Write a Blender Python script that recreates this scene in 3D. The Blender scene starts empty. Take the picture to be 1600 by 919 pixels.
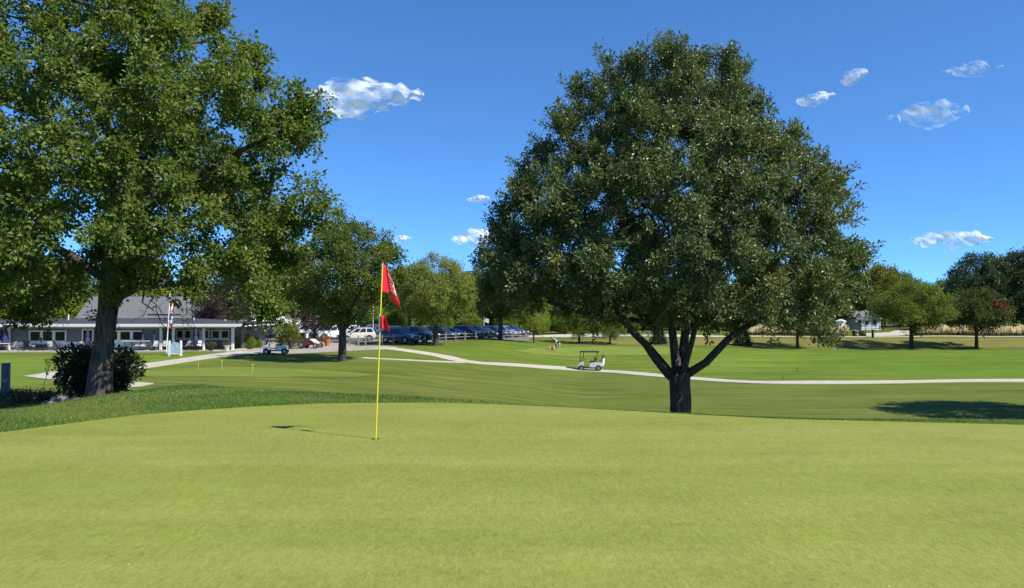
import bpy, bmesh, math, random
import numpy as np
from mathutils import Vector, Matrix, Euler
R = math.radians
random.seed(7)
scene = bpy.context.scene
col = scene.collection

# ------------------------------------------------------------------ camera
CAM_Z, FPX, PITCH = 1.6, 1156.0, R(1.26)
cam_d = bpy.data.cameras.new('camera'); cam_d.sensor_width = 36; cam_d.lens = 26.0
cam_d.clip_start = 0.05; cam_d.clip_end = 12000
cam = bpy.data.objects.new('camera', cam_d); col.objects.link(cam)
cam.location = (0, 0, CAM_Z); cam.rotation_euler = (R(90) + PITCH, 0, 0)
scene.camera = cam

# ------------------------------------------------------------------ light
SUN = Vector((0.66, -0.37, 0)).normalized() * math.cos(R(48)) + Vector((0, 0, math.sin(R(48))))
world = bpy.data.worlds.new('World'); scene.world = world; world.use_nodes = True
wn = world.node_tree.nodes; wl = world.node_tree.links
bg = wn['Background']; sky = wn.new('ShaderNodeTexSky'); sky.sky_type = 'NISHITA'
sky.sun_disc = False; sky.sun_elevation = R(48); sky.sun_rotation = math.atan2(SUN.x, SUN.y)
sky.air_density = 1.0; sky.dust_density = 0.0; sky.ozone_density = 3.0; sky.altitude = 7000
# colour response of the phone: softer contrast and a deeper blue, the same over the whole sky
SKY_ST = 0.15; k0 = SKY_ST * 2 ** .25
v1 = wn.new('ShaderNodeVectorMath'); v1.operation = 'SCALE'; v1.inputs['Scale'].default_value = k0
gm = wn.new('ShaderNodeGamma'); gm.inputs[1].default_value = .75
v2 = wn.new('ShaderNodeVectorMath'); v2.operation = 'MULTIPLY'; v2.inputs[1].default_value = (.46 / k0, .87 / k0, 1.28 / k0)
wl.new(sky.outputs[0], v1.inputs[0]); wl.new(v1.outputs[0], gm.inputs[0]); wl.new(gm.outputs[0], v2.inputs[0]); wl.new(v2.outputs[0], bg.inputs[0])
bg.inputs[1].default_value = SKY_ST * 2 ** -.30    # keeps the sky's own tone at exposure 0.55
sd = bpy.data.lights.new('sun', 'SUN'); sd.energy = 5.0; sd.angle = R(0.53); sd.color = (1, 0.95, 0.86)
so = bpy.data.objects.new('sun', sd); col.objects.link(so)
so.rotation_euler = SUN.to_track_quat('Z', 'Y').to_euler()
scene.view_settings.view_transform = 'Standard'; scene.view_settings.look = 'None'
EXPO = 0.55
scene.view_settings.exposure = EXPO; scene.view_settings.gamma = 1
scene.cycles.max_bounces = 7; scene.cycles.transparent_max_bounces = 24
scene.cycles.diffuse_bounces = 3

# ------------------------------------------------------------------ materials
def new_mat(name):
    m = bpy.data.materials.new(name); m.use_nodes = True
    nt = m.node_tree; return m, nt, nt.nodes, nt.links, nt.nodes['Principled BSDF']

def M(name, c, rough=.6, var=.12, scale=6., bump=0., metal=0., coat=0., spec=.5, detail=4., stretch=None, bdist=.02):
    m, nt, n, l, p = new_mat(name)
    tc = n.new('ShaderNodeTexCoord'); mp = n.new('ShaderNodeMapping')
    if stretch: mp.inputs['Scale'].default_value = stretch
    l.new(tc.outputs['Object'], mp.inputs[0])
    no = n.new('ShaderNodeTexNoise'); no.inputs['Scale'].default_value = scale; no.inputs['Detail'].default_value = detail
    l.new(mp.outputs[0], no.inputs[0])
    rp = n.new('ShaderNodeValToRGB')
    rp.color_ramp.elements[0].position = .3; rp.color_ramp.elements[1].position = .7
    rp.color_ramp.elements[0].color = (*[x * (1 - var) for x in c], 1)
    rp.color_ramp.elements[1].color = (*[min(1, x * (1 + var)) for x in c], 1)
    l.new(no.outputs[0], rp.inputs[0]); l.new(rp.outputs[0], p.inputs['Base Color'])
    p.inputs['Roughness'].default_value = rough; p.inputs['Metallic'].default_value = metal
    p.inputs['Coat Weight'].default_value = coat; p.inputs['Specular IOR Level'].default_value = spec
    if bump:
        b = n.new('ShaderNodeBump'); b.inputs['Strength'].default_value = bump; b.inputs['Distance'].default_value = bdist
        l.new(no.outputs[0], b.inputs['Height']); l.new(b.outputs[0], p.inputs['Normal'])
    return m

def paint_mat(name, c, metal=.3):
    return M(name, c, rough=.32, var=.04, scale=2, metal=metal, coat=1.0)

def turf_mat(name, c, var=.2, fine=60., streak=0., attr=False, bump=.4, dry=None, patch=.25, grain=0.):
    """grass colour from three noise sizes, soft mowing streaks and dry patches"""
    m, nt, n, l, p = new_mat(name)
    tc = n.new('ShaderNodeTexCoord')
    def noise(s, d=4, sc=(1, 1, 1)):
        mp = n.new('ShaderNodeMapping'); mp.inputs['Scale'].default_value = sc
        l.new(tc.outputs['Object'], mp.inputs[0])
        t = n.new('ShaderNodeTexNoise'); t.inputs['Scale'].default_value = s; t.inputs['Detail'].default_value = d
        t.inputs['Roughness'].default_value = .65
        l.new(mp.outputs[0], t.inputs[0]); return t.outputs[0]
    def mathn(op, a, b):
        t = n.new('ShaderNodeMath'); t.operation = op
        for i, v in enumerate((a, b)):
            if isinstance(v, (int, float)): t.inputs[i].default_value = v
            else: l.new(v, t.inputs[i])
        return t.outputs[0]
    big = noise(patch); mid = noise(1.7, 5, (.6, 1, 1)); fn = noise(fine, 3)
    f = mathn('ADD', mathn('MULTIPLY', mathn('SUBTRACT', big, .5), var * 1.8), mathn('MULTIPLY', mathn('SUBTRACT', mid, .5), var * 1.3))
    f = mathn('ADD', f, mathn('MULTIPLY', mathn('SUBTRACT', fn, .5), var * 2.2))
    if streak:
        st = noise(1.0, 3, (.05, .55, 1)); f = mathn('ADD', f, mathn('MULTIPLY', mathn('SUBTRACT', st, .5), streak * .6))
        w = n.new('ShaderNodeTexWave'); w.inputs['Scale'].default_value = .12; w.inputs['Distortion'].default_value = 2.5
        w.bands_direction = 'Y'; w.inputs['Detail Scale'].default_value = .3
        l.new(tc.outputs['Object'], w.inputs[0])
        f = mathn('ADD', f, mathn('MULTIPLY', mathn('SUBTRACT', w.outputs['Fac'], .5), streak * .06))
        s2 = noise(1.0, 4, (.09, 2.0, 1)); f = mathn('ADD', f, mathn('MULTIPLY', mathn('SUBTRACT', s2, .5), streak * 1.5))
    if grain:
        for sc_, d_, y_ in ((70, 3, .35), (30, 4, .35), (12, 5, .4)):
            f = mathn('ADD', f, mathn('MULTIPLY', mathn('SUBTRACT', noise(sc_, d_, (1, y_, 1)), .5), grain * (.55 if sc_ < 20 else 1)))
    f = mathn('ADD', f, 1.0)
    if attr:
        a = n.new('ShaderNodeAttribute'); a.attribute_name = 'turf'; base = a.outputs['Color']
    else:
        rg = n.new('ShaderNodeRGB'); rg.outputs[0].default_value = (*c, 1); base = rg.outputs[0]
    if dry:
        mx = n.new('ShaderNodeMix'); mx.data_type = 'RGBA'
        dn = noise(.8, 6, (.08, 1, 1)); mr = n.new('ShaderNodeMapRange')
        mr.inputs[1].default_value = .44; mr.inputs[2].default_value = .66; mr.inputs[4].default_value = dry[3]
        l.new(dn, mr.inputs[0]); l.new(mr.outputs[0], mx.inputs[0])
        l.new(base, mx.inputs[6]); mx.inputs[7].default_value = (*dry[:3], 1); base = mx.outputs[2]
    vm = n.new('ShaderNodeVectorMath'); vm.operation = 'SCALE'
    l.new(base, vm.inputs[0]); l.new(f, vm.inputs['Scale']); l.new(vm.outputs[0], p.inputs['Base Color'])
    p.inputs['Roughness'].default_value = .85; p.inputs['Specular IOR Level'].default_value = .05
    if bump:
        b = n.new('ShaderNodeBump'); b.inputs['Strength'].default_value = bump; b.inputs['Distance'].default_value = .012
        l.new(fn, b.inputs['Height']); l.new(b.outputs[0], p.inputs['Normal'])
    return m

def leaf_mat(name, c0, c1, c2=None, amt=.0, rough=.42, trans=.3, spec=.5):
    """leaf colour varies by leaf (attribute v) and by clump (attribute h); object colour tints a copy"""
    m, nt, n, l, p = new_mat(name)
    av = n.new('ShaderNodeAttribute'); av.attribute_name = 'v'
    ah = n.new('ShaderNodeAttribute'); ah.attribute_name = 'h'
    rp = n.new('ShaderNodeValToRGB')
    rp.color_ramp.elements[0].color = (*c0, 1); rp.color_ramp.elements[1].color = (*c1, 1)
    l.new(av.outputs['Fac'], rp.inputs[0]); out = rp.outputs[0]
    if c2:
        mr = n.new('ShaderNodeMapRange'); mr.inputs[1].default_value = 1 - amt; mr.inputs[2].default_value = 1 - amt * .4
        l.new(ah.outputs['Fac'], mr.inputs[0])
        mx = n.new('ShaderNodeMix'); mx.data_type = 'RGBA'; l.new(mr.outputs[0], mx.inputs[0])
        l.new(out, mx.inputs[6]); mx.inputs[7].default_value = (*c2, 1); out = mx.outputs[2]
    oi = n.new('ShaderNodeObjectInfo'); mu = n.new('ShaderNodeMix'); mu.data_type = 'RGBA'; mu.blend_type = 'MULTIPLY'
    mu.inputs[0].default_value = 1; l.new(out, mu.inputs[6]); l.new(oi.outputs['Color'], mu.inputs[7]); out = mu.outputs[2]
    l.new(out, p.inputs['Base Color']); p.inputs['Roughness'].default_value = rough
    p.inputs['Specular IOR Level'].default_value = spec
    tr = n.new('ShaderNodeBsdfTranslucent'); sc2 = n.new('ShaderNodeVectorMath'); sc2.operation = 'MULTIPLY'
    sc2.inputs[1].default_value = (1.9, 2.0, .7); l.new(out, sc2.inputs[0]); l.new(sc2.outputs[0], tr.inputs[0])
    ms = n.new('ShaderNodeMixShader'); ms.inputs[0].default_value = trans
    l.new(p.outputs[0], ms.inputs[1]); l.new(tr.outputs[0], ms.inputs[2]); l.new(ms.outputs[0], n['Material Output'].inputs[0])
    return m

MT = {}
MT['bark'] = M('bark', (.095, .078, .06), .9, .7, 5, 1.0, stretch=(3, 3, .45), detail=9, bdist=.09)
MT['bark_dark'] = M('bark_dark', (.058, .050, .044), .9, .65, 6, 1.0, stretch=(3.5, 3.5, .3), detail=9, bdist=.08)
MT['white'] = M('white_paint', (0.7254, 0.7254, 0.7068), .5, .04, 3)
MT['offwhite'] = M('offwhite_paint', (0.5280, 0.5192, 0.4840), .6, .05, 3)
MT['siding'] = M('grey_siding', (0.1353, 0.1435, 0.1558), .6, .06, 2, stretch=(.3, .3, 6))
MT['wainscot'] = M('white_siding', (0.6480, 0.6570, 0.6660), .6, .05, 2)
MT['shingle'] = M('light_grey_shingles', (0.1353, 0.1353, 0.1394), .85, .35, 9, .5, stretch=(1, 1, 2.5))
MT['shingle_dark'] = M('dark_grey_shingles', (0.0410, 0.0426, 0.0459), .85, .3, 9, .5)
MT['glass'] = M('window_glass', (.008, .010, .011), .08, .2, 1.5, spec=.3)
MT['car_glass'] = M('car_glass', (.02, .025, .03), .08, .2, 1.5, spec=.6)
MT['door_dark'] = M('dark_room', (.02, .02, .025), .7)
MT['concrete'] = M('pale_concrete', (0.4200, 0.3822, 0.3024), .85, .13, 1.2, .2, detail=8)
MT['asphalt'] = M('parking_asphalt', (0.1445, 0.1403, 0.1360), .9, .15, 1.5, .2, detail=8)
MT['pink_gravel'] = M('pinkish_drive', (0.3060, 0.2635, 0.2295), .9, .15, 1.5, .2, detail=8)
MT['road_pale'] = M('pale_gravel_road', (0.4420, 0.3995, 0.3230), .9, .12, .8, .2, detail=8)
MT['black'] = M('black_metal', (.015, .015, .017), .5, .2)
MT['tyre'] = M('tyre_rubber', (.015, .015, .015), .85)
MT['rim'] = M('alloy_rim', (.5, .5, .52), .3, .05, metal=.8)
MT['plastic_dark'] = M('dark_plastic', (.02, .02, .022), .5)
MT['lamp_glass'] = M('headlamp_glass', (.75, .78, .8), .1, .05, coat=1)
MT['lamp_red'] = M('tail_lamp', (.35, .01, .01), .2, .05, coat=1)
MT['chrome'] = M('chrome', (.7, .7, .7), .15, .03, metal=1)
MT['wood_grey'] = M('weathered_wood', (.24, .225, .20), .85, .25, 4, .4, stretch=(1, 1, .4))
MT['mulch'] = M('bark_mulch', (.05, .033, .025), .95, .6, 14, 1.0, detail=8)
MT['rock'] = M('field_stone', (.14, .12, .115), .85, .3, 5, .8, detail=8)
MT['yellow'] = M('yellow_fibreglass', (.72, .62, .03), .35, .06, 6, coat=.4)
MT['yellow_pale'] = M('faded_yellow', (.55, .55, .30), .6)
MT['cup_white'] = M('cup_liner', (.75, .75, .72), .5)
MT['blue_cloth'] = M('blue_canvas', (.025, .035, .10), .85, .2)
MT['terracotta'] = M('terracotta', (.42, .14, .05), .8, .15)
MT['mower_red'] = M('dull_red_metal', (.16, .03, .025), .45, .2)
MT['sign_blue'] = M('sign_pale_blue', (.38, .50, .58), .5, .08, 3)
MT['post_blue'] = M('blue_grey_paint', (.10, .135, .19), .6, .15, 5)

# ------------------------------------------------------------------ object helpers
def tag(o, label=None, cat=None, group=None, kind=None):
    if label: o['label'] = label
    if cat: o['category'] = cat
    if group: o['group'] = group
    if kind: o['kind'] = kind
    return o

def empty(name, loc, rz=0., label=None, cat=None, group=None):
    o = bpy.data.objects.new(name, None); o.empty_display_size = .3; col.objects.link(o)
    o.location = loc; o.rotation_euler = (0, 0, rz); return tag(o, label, cat, group)

def link(name, me, parent=None):
    o = bpy.data.objects.new(name, me); col.objects.link(o)
    if parent: o.parent = parent
    return o

def copy_tree(o, parent=None):
    c = o.copy(); col.objects.link(c); c.parent = parent
    for ch in list(o.children): copy_tree(ch, c)
    return c

def np_mesh(name, V, faces, mats, fmat=None, smooth=False, attrs=None):
    me = bpy.data.meshes.new(name)
    V = np.asarray(V, np.float32); me.vertices.add(len(V)); me.vertices.foreach_set('co', V.ravel())
    faces = [np.asarray(f, np.int32) for f in faces if len(f)]
    loops = np.concatenate([f.ravel() for f in faces]); tot = np.concatenate([np.full(len(f), f.shape[1], np.int32) for f in faces])
    start = np.concatenate([[0], np.cumsum(tot)[:-1]]).astype(np.int32)
    me.loops.add(len(loops)); me.loops.foreach_set('vertex_index', loops)
    me.polygons.add(len(tot)); me.polygons.foreach_set('loop_start', start); me.polygons.foreach_set('loop_total', tot)
    for m in mats: me.materials.append(m)
    if fmat is not None: me.polygons.foreach_set('material_index', np.asarray(fmat, np.int32))
    me.polygons.foreach_set('use_smooth', np.full(len(tot), smooth))
    for k, v in (attrs or {}).items():
        v = np.asarray(v, np.float32)
        if v.ndim == 1: me.attributes.new(k, 'FLOAT', 'POINT').data.foreach_set('value', v)
        else: me.attributes.new(k, 'FLOAT_COLOR', 'POINT').data.foreach_set('color', v.ravel())
    me.update(calc_edges=True); me.validate()
    return me

class MB:
    """collects shapes; build() links them as one mesh object"""
    def __init__(s): s.v = []; s.f = []
    def add(s, vs, fs):
        b = len(s.v); s.v += [tuple(v) for v in vs]; s.f += [tuple(b + i for i in f) for f in fs]; return s
    def box(s, c, d, rz=0., taper=1.):
        x, y, z = [k / 2 for k in d]; vs = []
        for sz in (-1, 1):
            t = taper if sz > 0 else 1
            for a, b in ((-1, -1), (1, -1), (1, 1), (-1, 1)):
                X, Y = a * x * t, b * y * t
                vs.append((c[0] + X * math.cos(rz) - Y * math.sin(rz), c[1] + X * math.sin(rz) + Y * math.cos(rz), c[2] + sz * z))
        return s.add(vs, [(3, 2, 1, 0), (4, 5, 6, 7), (0, 1, 5, 4), (1, 2, 6, 5), (2, 3, 7, 6), (3, 0, 4, 7)])
    def bar(s, a, b, r, n=6, r2=None):
        a, b = Vector(a), Vector(b); d = (b - a).normalized(); r2 = r if r2 is None else r2
        u = d.orthogonal().normalized(); w = d.cross(u)
        vs = [a + (u * math.cos(t) + w * math.sin(t)) * r for t in [2 * math.pi * i / n for i in range(n)]]
        vs += [b + (u * math.cos(t) + w * math.sin(t)) * r2 for t in [2 * math.pi * i / n for i in range(n)]]
        return s.add(vs, [(i, (i + 1) % n, n + (i + 1) % n, n + i) for i in range(n)] + [tuple(range(n - 1, -1, -1)), tuple(range(n, 2 * n))])
    def tube(s, pts, r, n=6):
        for a, b in zip(pts, pts[1:]): s.bar(a, b, r, n)
        return s
    def lathe(s, prof, c=(0, 0, 0), n=12, axis='z'):
        vs = []; 
        for (r, h) in prof:
            for i in range(n):
                t = 2 * math.pi * i / n
                p = (r * math.cos(t), r * math.sin(t), h) if axis == 'z' else (r * math.cos(t), h, r * math.sin(t))
                vs.append((c[0] + p[0], c[1] + p[1], c[2] + p[2]))
        fs = [(k * n + i, k * n + (i + 1) % n, (k + 1) * n + (i + 1) % n, (k + 1) * n + i) for k in range(len(prof) - 1) for i in range(n)]
        fs += [tuple(range(n - 1, -1, -1)), tuple(range((len(prof) - 1) * n, len(prof) * n))]
        return s.add(vs, fs)
    def prism(s, pts, off):
        n = len(pts); a = [Vector(p) for p in pts]; b = [p + Vector(off) for p in a]
        return s.add(a + b, [tuple(range(n)), tuple(range(2 * n - 1, n - 1, -1))] + [(i, n + i, n + (i + 1) % n, (i + 1) % n) for i in range(n)])
    def loft(s, rings, cap=True):
        n = len(rings[0]); vs = [p for r in rings for p in r]
        fs = [(k * n + i, k * n + (i + 1) % n, (k + 1) * n + (i + 1) % n, (k + 1) * n + i) for k in range(len(rings) - 1) for i in range(n)]
        if cap: fs += [tuple(range(n - 1, -1, -1)), tuple(range((len(rings) - 1) * n, len(rings) * n))]
        return s.add(vs, fs)
    def mesh(s, name, m, smooth=False):
        me = bpy.data.meshes.new(name); me.from_pydata(s.v, [], s.f); me.materials.append(m)
        bm = bmesh.new(); bm.from_mesh(me); bmesh.ops.recalc_face_normals(bm, faces=bm.faces); bm.to_mesh(me); bm.free()
        if smooth:
            me.polygons.foreach_set('use_smooth', [True] * len(me.polygons))
            try: me.set_sharp_from_angle(angle=R(35))
            except Exception: pass
        return me
    def build(s, name, m, parent=None, smooth=False, bevel=0):
        o = link(name, s.mesh(name, m, smooth), parent)
        if bevel:
            md = o.modifiers.new('bevel', 'BEVEL'); md.width = bevel; md.segments = 2; md.limit_method = 'ANGLE'; md.angle_limit = R(40)
        return o

# ------------------------------------------------------------------ terrain
COLS = [
 (-400, [(0,0),(9.5,0),(11.5,-.08),(13.5,-.4),(16,-.8),(20,-1.15),(25,-1.4),(30,-1.7),(36,-1.95),(45,-2.3),(55,-2.5),(66,-2.55),(75,-2.5),(160,-2)]),
 (0,   [(0,0),(10.5,0),(12,-.04),(13.5,-.25),(16,-.7),(20,-1.1),(25,-1.35),(30,-1.65),(36,-1.95),(45,-2.3),(55,-2.5),(66,-2.55),(75,-2.5),(100,-2.3),(160,-2)]),
 (160, [(0,0),(12.5,0),(15,-.1),(17,-.36),(20,-.75),(22,-.95),(26,-1.5),(32,-2.1),(45,-2.4),(55,-2.5),(66,-2.55),(75,-2.5),(160,-2)]),
 (300, [(0,0),(15,0),(18,-.15),(20,-.42),(24,-1.15),(30,-2.1),(36,-2.45),(45,-2.5),(60,-2.5),(75,-2.4),(100,-2),(160,-2)]),
 (450, [(0,0),(14,0),(16,-.12),(18,-.5),(22,-1.4),(28,-2.4),(36,-2.7),(45,-2.62),(55,-2.6),(62,-2.64),(68,-2.66),(75,-2.6),(85,-2.5),(100,-2.5),(160,-2.5)]),
 (600, [(0,0),(13.5,0),(15,-.08),(17,-.5),(21,-1.6),(27,-2.8),(35,-3.1),(45,-2.95),(55,-2.8),(65,-2.6),(75,-2.32),(84,-2.15),(92,-2.3),(105,-2.45),(160,-2.5)]),
 (750, [(0,0),(12.8,0),(14,-.08),(16,-.5),(20,-1.7),(27,-3.4),(35,-3.7),(45,-3.55),(55,-3.5),(65,-3.45),(72,-3.3),(81,-2.65),(91,-2.15),(100,-2.25),(112,-2.5),(160,-2.5)]),
 (922, [(0,0),(11.8,0),(13,-.1),(15,-.55),(19,-1.8),(25,-3.6),(32,-4.1),(45,-4.3),(60,-4.35),(74,-4.4),(80,-4.1),(90,-3.5),(100,-3.15),(106,-3.1),(112,-2.6),(118,-2.4),(160,-2.4)]),
 (1060,[(0,0),(11.2,0),(12.4,-.1),(15,-.7),(19,-2.0),(25,-3.9),(32,-4.1),(45,-4.2),(60,-4.3),(72,-4.3),(85,-4),(95,-3.6),(105,-3.4),(112,-2.6),(118,-2.4),(160,-2.4)]),
 (1300,[(0,0),(10.8,0),(11.8,-.1),(14,-.7),(18,-2.1),(24,-3.9),(32,-4.1),(45,-4.25),(63,-4.4),(75,-4.35),(90,-4.1),(104,-3.7),(106,-3.6),(113,-2.6),(118,-2.5),(160,-2.4)]),
 (1600,[(0,0),(10.6,0),(11.6,-.1),(14,-.75),(18,-2.1),(24,-3.9),(32,-4.1),(45,-4.25),(63,-4.4),(75,-4.35),(90,-4.1),(104,-3.7),(106,-3.6),(113,-2.6),(118,-2.5),(160,-2.4)]),
]
def seq(*segs):
    out = []
    for a, b, st in segs: out += list(np.arange(a, b - 1e-6, st))
    return np.array(out + [segs[-1][1]])
XS = seq((-3000,-600,400),(-600,-160,40),(-160,-90,5),(-90,-24,1),(-24,24,.5),(24,100,1),(100,160,5),(160,600,40),(600,3000,400))
YS = seq((-300,-40,40),(-40,0,5),(0,40,.5),(40,130,1),(130,200,5),(200,600,40),(600,4000,400))
def _height():
    ucol = np.array([(c[0] - 800) / FPX for c in COLS])
    Y = YS; prof = np.array([np.interp(Y, [d for d, z in c[1]], [z for d, z in c[1]]) for c in COLS])
    H = np.zeros((len(YS), len(XS)))
    for j, y in enumerate(Y):
        u = np.clip(XS / max(y, 6), ucol[0], ucol[-1]); k = np.clip(np.searchsorted(ucol, u) - 1, 0, len(ucol) - 2)
        t = (u - ucol[k]) / (ucol[k + 1] - ucol[k]); t = t * t * (3 - 2 * t) * .5 + t * .5
        H[j] = prof[k, j] * (1 - t) + prof[k + 1, j] * t
    for _ in range(2):
        G_ = H.copy(); G_[1:-1] = (H[:-2] + 2 * H[1:-1] + H[2:]) / 4; H = G_
        G_ = H.copy(); G_[:, 1:-1] = (H[:, :-2] + 2 * H[:, 1:-1] + H[:, 2:]) / 4; H = G_
    # gentle undulation of the lawns beyond the green
    XX, YY = np.meshgrid(XS, YS)
    w = np.clip((YY - 30) / 20, 0, 1) * np.clip((200 - YY) / 60, 0, 1)
    H += w * .05 * (np.sin(XX * .23 + 1.3) * np.cos(YY * .19) + .6 * np.sin(XX * .41 - YY * .33))
    return H
H = _height()
def f(x, y):
    x = np.asarray(x, float); y = np.asarray(y, float)
    i = np.clip(np.searchsorted(XS, x) - 1, 0, len(XS) - 2); j = np.clip(np.searchsorted(YS, y) - 1, 0, len(YS) - 2)
    tx = (x - XS[i]) / (XS[i + 1] - XS[i]); ty = (y - YS[j]) / (YS[j + 1] - YS[j])
    return (H[j, i] * (1 - tx) + H[j, i + 1] * tx) * (1 - ty) + (H[j + 1, i] * (1 - tx) + H[j + 1, i + 1] * tx) * ty

_cp, _sp = math.cos(PITCH), math.sin(PITCH)
def ray(px, py):
    a, b = (px - 800) / FPX, (459.5 - py) / FPX
    return (a, _cp - b * _sp, _sp + b * _cp)
def at(px, py, d):                      # point seen at a photo pixel, at a given distance ahead
    r = ray(px, py); t = d / r[1]; return Vector((r[0] * t, d, CAM_Z + r[2] * t))
def G(px, py):                          # where that line of sight meets the ground
    r = ray(px, py); ds = np.arange(3.5, 700, .1); t = ds / r[1]
    hit = np.nonzero(CAM_Z + r[2] * t <= f(r[0] * t, ds))[0]
    k = hit[0] if len(hit) else len(ds) - 1
    x, y = r[0] * t[k], ds[k]; return Vector((x, y, float(f(x, y))))
def D(px, d, lift=0.):                  # ground point on a photo column at a given distance
    x = (px - 800) / FPX * d; return Vector((x, d, float(f(x, d)) + lift))
def inside(poly, X, Y):
    poly = np.array([(p[0], p[1]) for p in poly]); ins = np.zeros(X.shape, bool); n = len(poly)
    for i in range(n):
        x0, y0 = poly[i]; x1, y1 = poly[(i + 1) % n]
        c = ((y0 > Y) != (y1 > Y)) & (X < (x1 - x0) * (Y - y0) / (y1 - y0 + 1e-12) + x0); ins ^= c
    return ins

GREEN = [G(x, y) for x, y in [(-500,742),(-250,708),(0,678),(100,664),(200,652),(300,642.5),(400,636),(500,632),(600,630.5),(700,631),(800,634),(900,638),(1000,643.5),(1100,649.5),(1200,655),(1300,658),(1400,660.5),(1500,663),(1600,666),(1900,678),(2300,700)]]
GREEN += [Vector((16, 3, 0)), Vector((13, -5, 0)), Vector((3, -9, 0)), Vector((-8, -8, 0)), Vector((-15, -2, 0)), Vector((-15, 4, 0))]

C_LAWN, C_FAIR, C_ROUGH, C_DRY, C_OLIVE = map(np.array, ((0.0984, 0.1312, 0.0197), (0.0943, 0.1517, 0.0148), (0.0656, 0.1107, 0.0148), (0.2050, 0.1640, 0.0492), (0.0943, 0.1230, 0.0213)))
def terrain():
    X, Y = np.meshgrid(XS, YS); ny, nx = X.shape
    c = np.zeros((ny, nx, 3)) + C_LAWN
    def zone(poly, colr, s=1., soft=1):
        m = inside(poly, X, Y).astype(float)
        for _ in range(soft):
            m[1:-1] = (m[:-2] + 2 * m[1:-1] + m[2:]) / 4; m[:, 1:-1] = (m[:, :-2] + 2 * m[:, 1:-1] + m[:, 2:]) / 4
        nonlocal c; c = c * (1 - m[..., None] * s) + colr * m[..., None] * s
    P = lambda *a: [G(x, y) for x, y in a]
    zone([(-200, 100), (200, 100), (400, 700), (-400, 700)], C_LAWN * .8, 1)
    # lush turf beyond the cart path on the right, and round the far green
    zone(P((660,541),(830,533),(1000,542),(1300,546),(1900,546),(1900,598),(1200,598),(1000,584),(850,572),(740,560)), C_FAIR, .9, 3)
    zone(P((1100,548),(1260,549),(1240,576),(1100,574)), C_FAIR * 1.45, .5, 4)
    zone(P((1270,552),(1700,552),(1700,588),(1400,590),(1250,578)), C_FAIR * np.array((.9, 1.08, .8)), .7, 3)
    # brown bank below the road
    bank = [D(px, d) for px, d in ((800,101),(930,104.5),(1060,104.5),(1300,105),(2000,105),(2000,114),(1300,114),(1060,113),(930,112),(830,108))]
    zone(bank, C_DRY * np.array((.82, .92, .85)), .8, 1)
    # olive unmown lawn in the valley
    zone(P((620,566),(800,573),(1000,588),(1200,600),(1800,600)) + [Vector((60, 20, 0)), Vector((0, 16, 0)), Vector((-8, 40, 0))], C_OLIVE, .55, 3)
    zone(P((-300,556),(0,556),(360,556),(330,566),(230,575),(0,606),(-300,610)), C_FAIR * 1.25, .8, 2)
    # dark collar of rough round the green
    ring = [(p.x * 1.0, p.y) for p in GREEN]
    m = ((Y < 26) & (Y > -30) & (np.abs(X) < 40)).astype(float)
    for _ in range(6): m[1:-1] = (m[:-2] + 2 * m[1:-1] + m[2:]) / 4
    c = c * (1 - m[..., None]) + C_ROUGH * m[..., None]
    V = np.stack([X, Y, H], -1).reshape(-1, 3)
    idx = np.arange(ny * nx).reshape(ny, nx)
    F = np.stack([idx[:-1, :-1], idx[:-1, 1:], idx[1:, 1:], idx[1:, :-1]], -1).reshape(-1, 4)
    C4 = np.concatenate([c.reshape(-1, 3), np.ones((ny * nx, 1))], 1)
    me = np_mesh('ground', V, [F], [turf_mat('lawn', (0, 0, 0), .30, 14, .85, True, .5, (.18, .165, .048, .42))], smooth=True, attrs={'turf': C4})
    tag(link('ground', me), kind='structure')
terrain()

def sheet(name, poly, mat, lift, thick=0., kind='structure', cell=None):
    """a clipped polygon laid on the ground, cut along the ground's own grid lines"""
    bm = bmesh.new(); vs = [bm.verts.new((p[0], p[1], 0)) for p in poly]; bm.faces.new(vs)
    x0, x1 = min(p[0] for p in poly), max(p[0] for p in poly); y0, y1 = min(p[1] for p in poly), max(p[1] for p in poly)
    for a in XS[(XS > x0) & (XS < x1)]: bmesh.ops.bisect_plane(bm, geom=bm.verts[:] + bm.edges[:] + bm.faces[:], plane_co=(a, 0, 0), plane_no=(1, 0, 0))
    for a in YS[(YS > y0) & (YS < y1)]: bmesh.ops.bisect_plane(bm, geom=bm.verts[:] + bm.edges[:] + bm.faces[:], plane_co=(0, a, 0), plane_no=(0, 1, 0))
    if bm.faces and sum(fc.normal.z for fc in bm.faces) < 0:
        bmesh.ops.reverse_faces(bm, faces=bm.faces)
    zz = f([v.co.x for v in bm.verts], [v.co.y for v in bm.verts])
    for v, z in zip(bm.verts, zz): v.co.z = z + lift
    if thick:
        edges = [e for e in bm.edges if e.is_boundary]
        r = bmesh.ops.extrude_edge_only(bm, edges=edges)
        for v in [g for g in r['geom'] if isinstance(g, bmesh.types.BMVert)]: v.co.z -= thick
    bmesh.ops.recalc_face_normals(bm, faces=bm.faces)
    if sum(fc.normal.z * fc.calc_area() for fc in bm.faces) < 0: bmesh.ops.reverse_faces(bm, faces=bm.faces)
    me = bpy.data.meshes.new(name); bm.to_mesh(me); bm.free(); me.materials.append(mat)
    o = link(name, me); tag(o, kind=kind); return o

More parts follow.
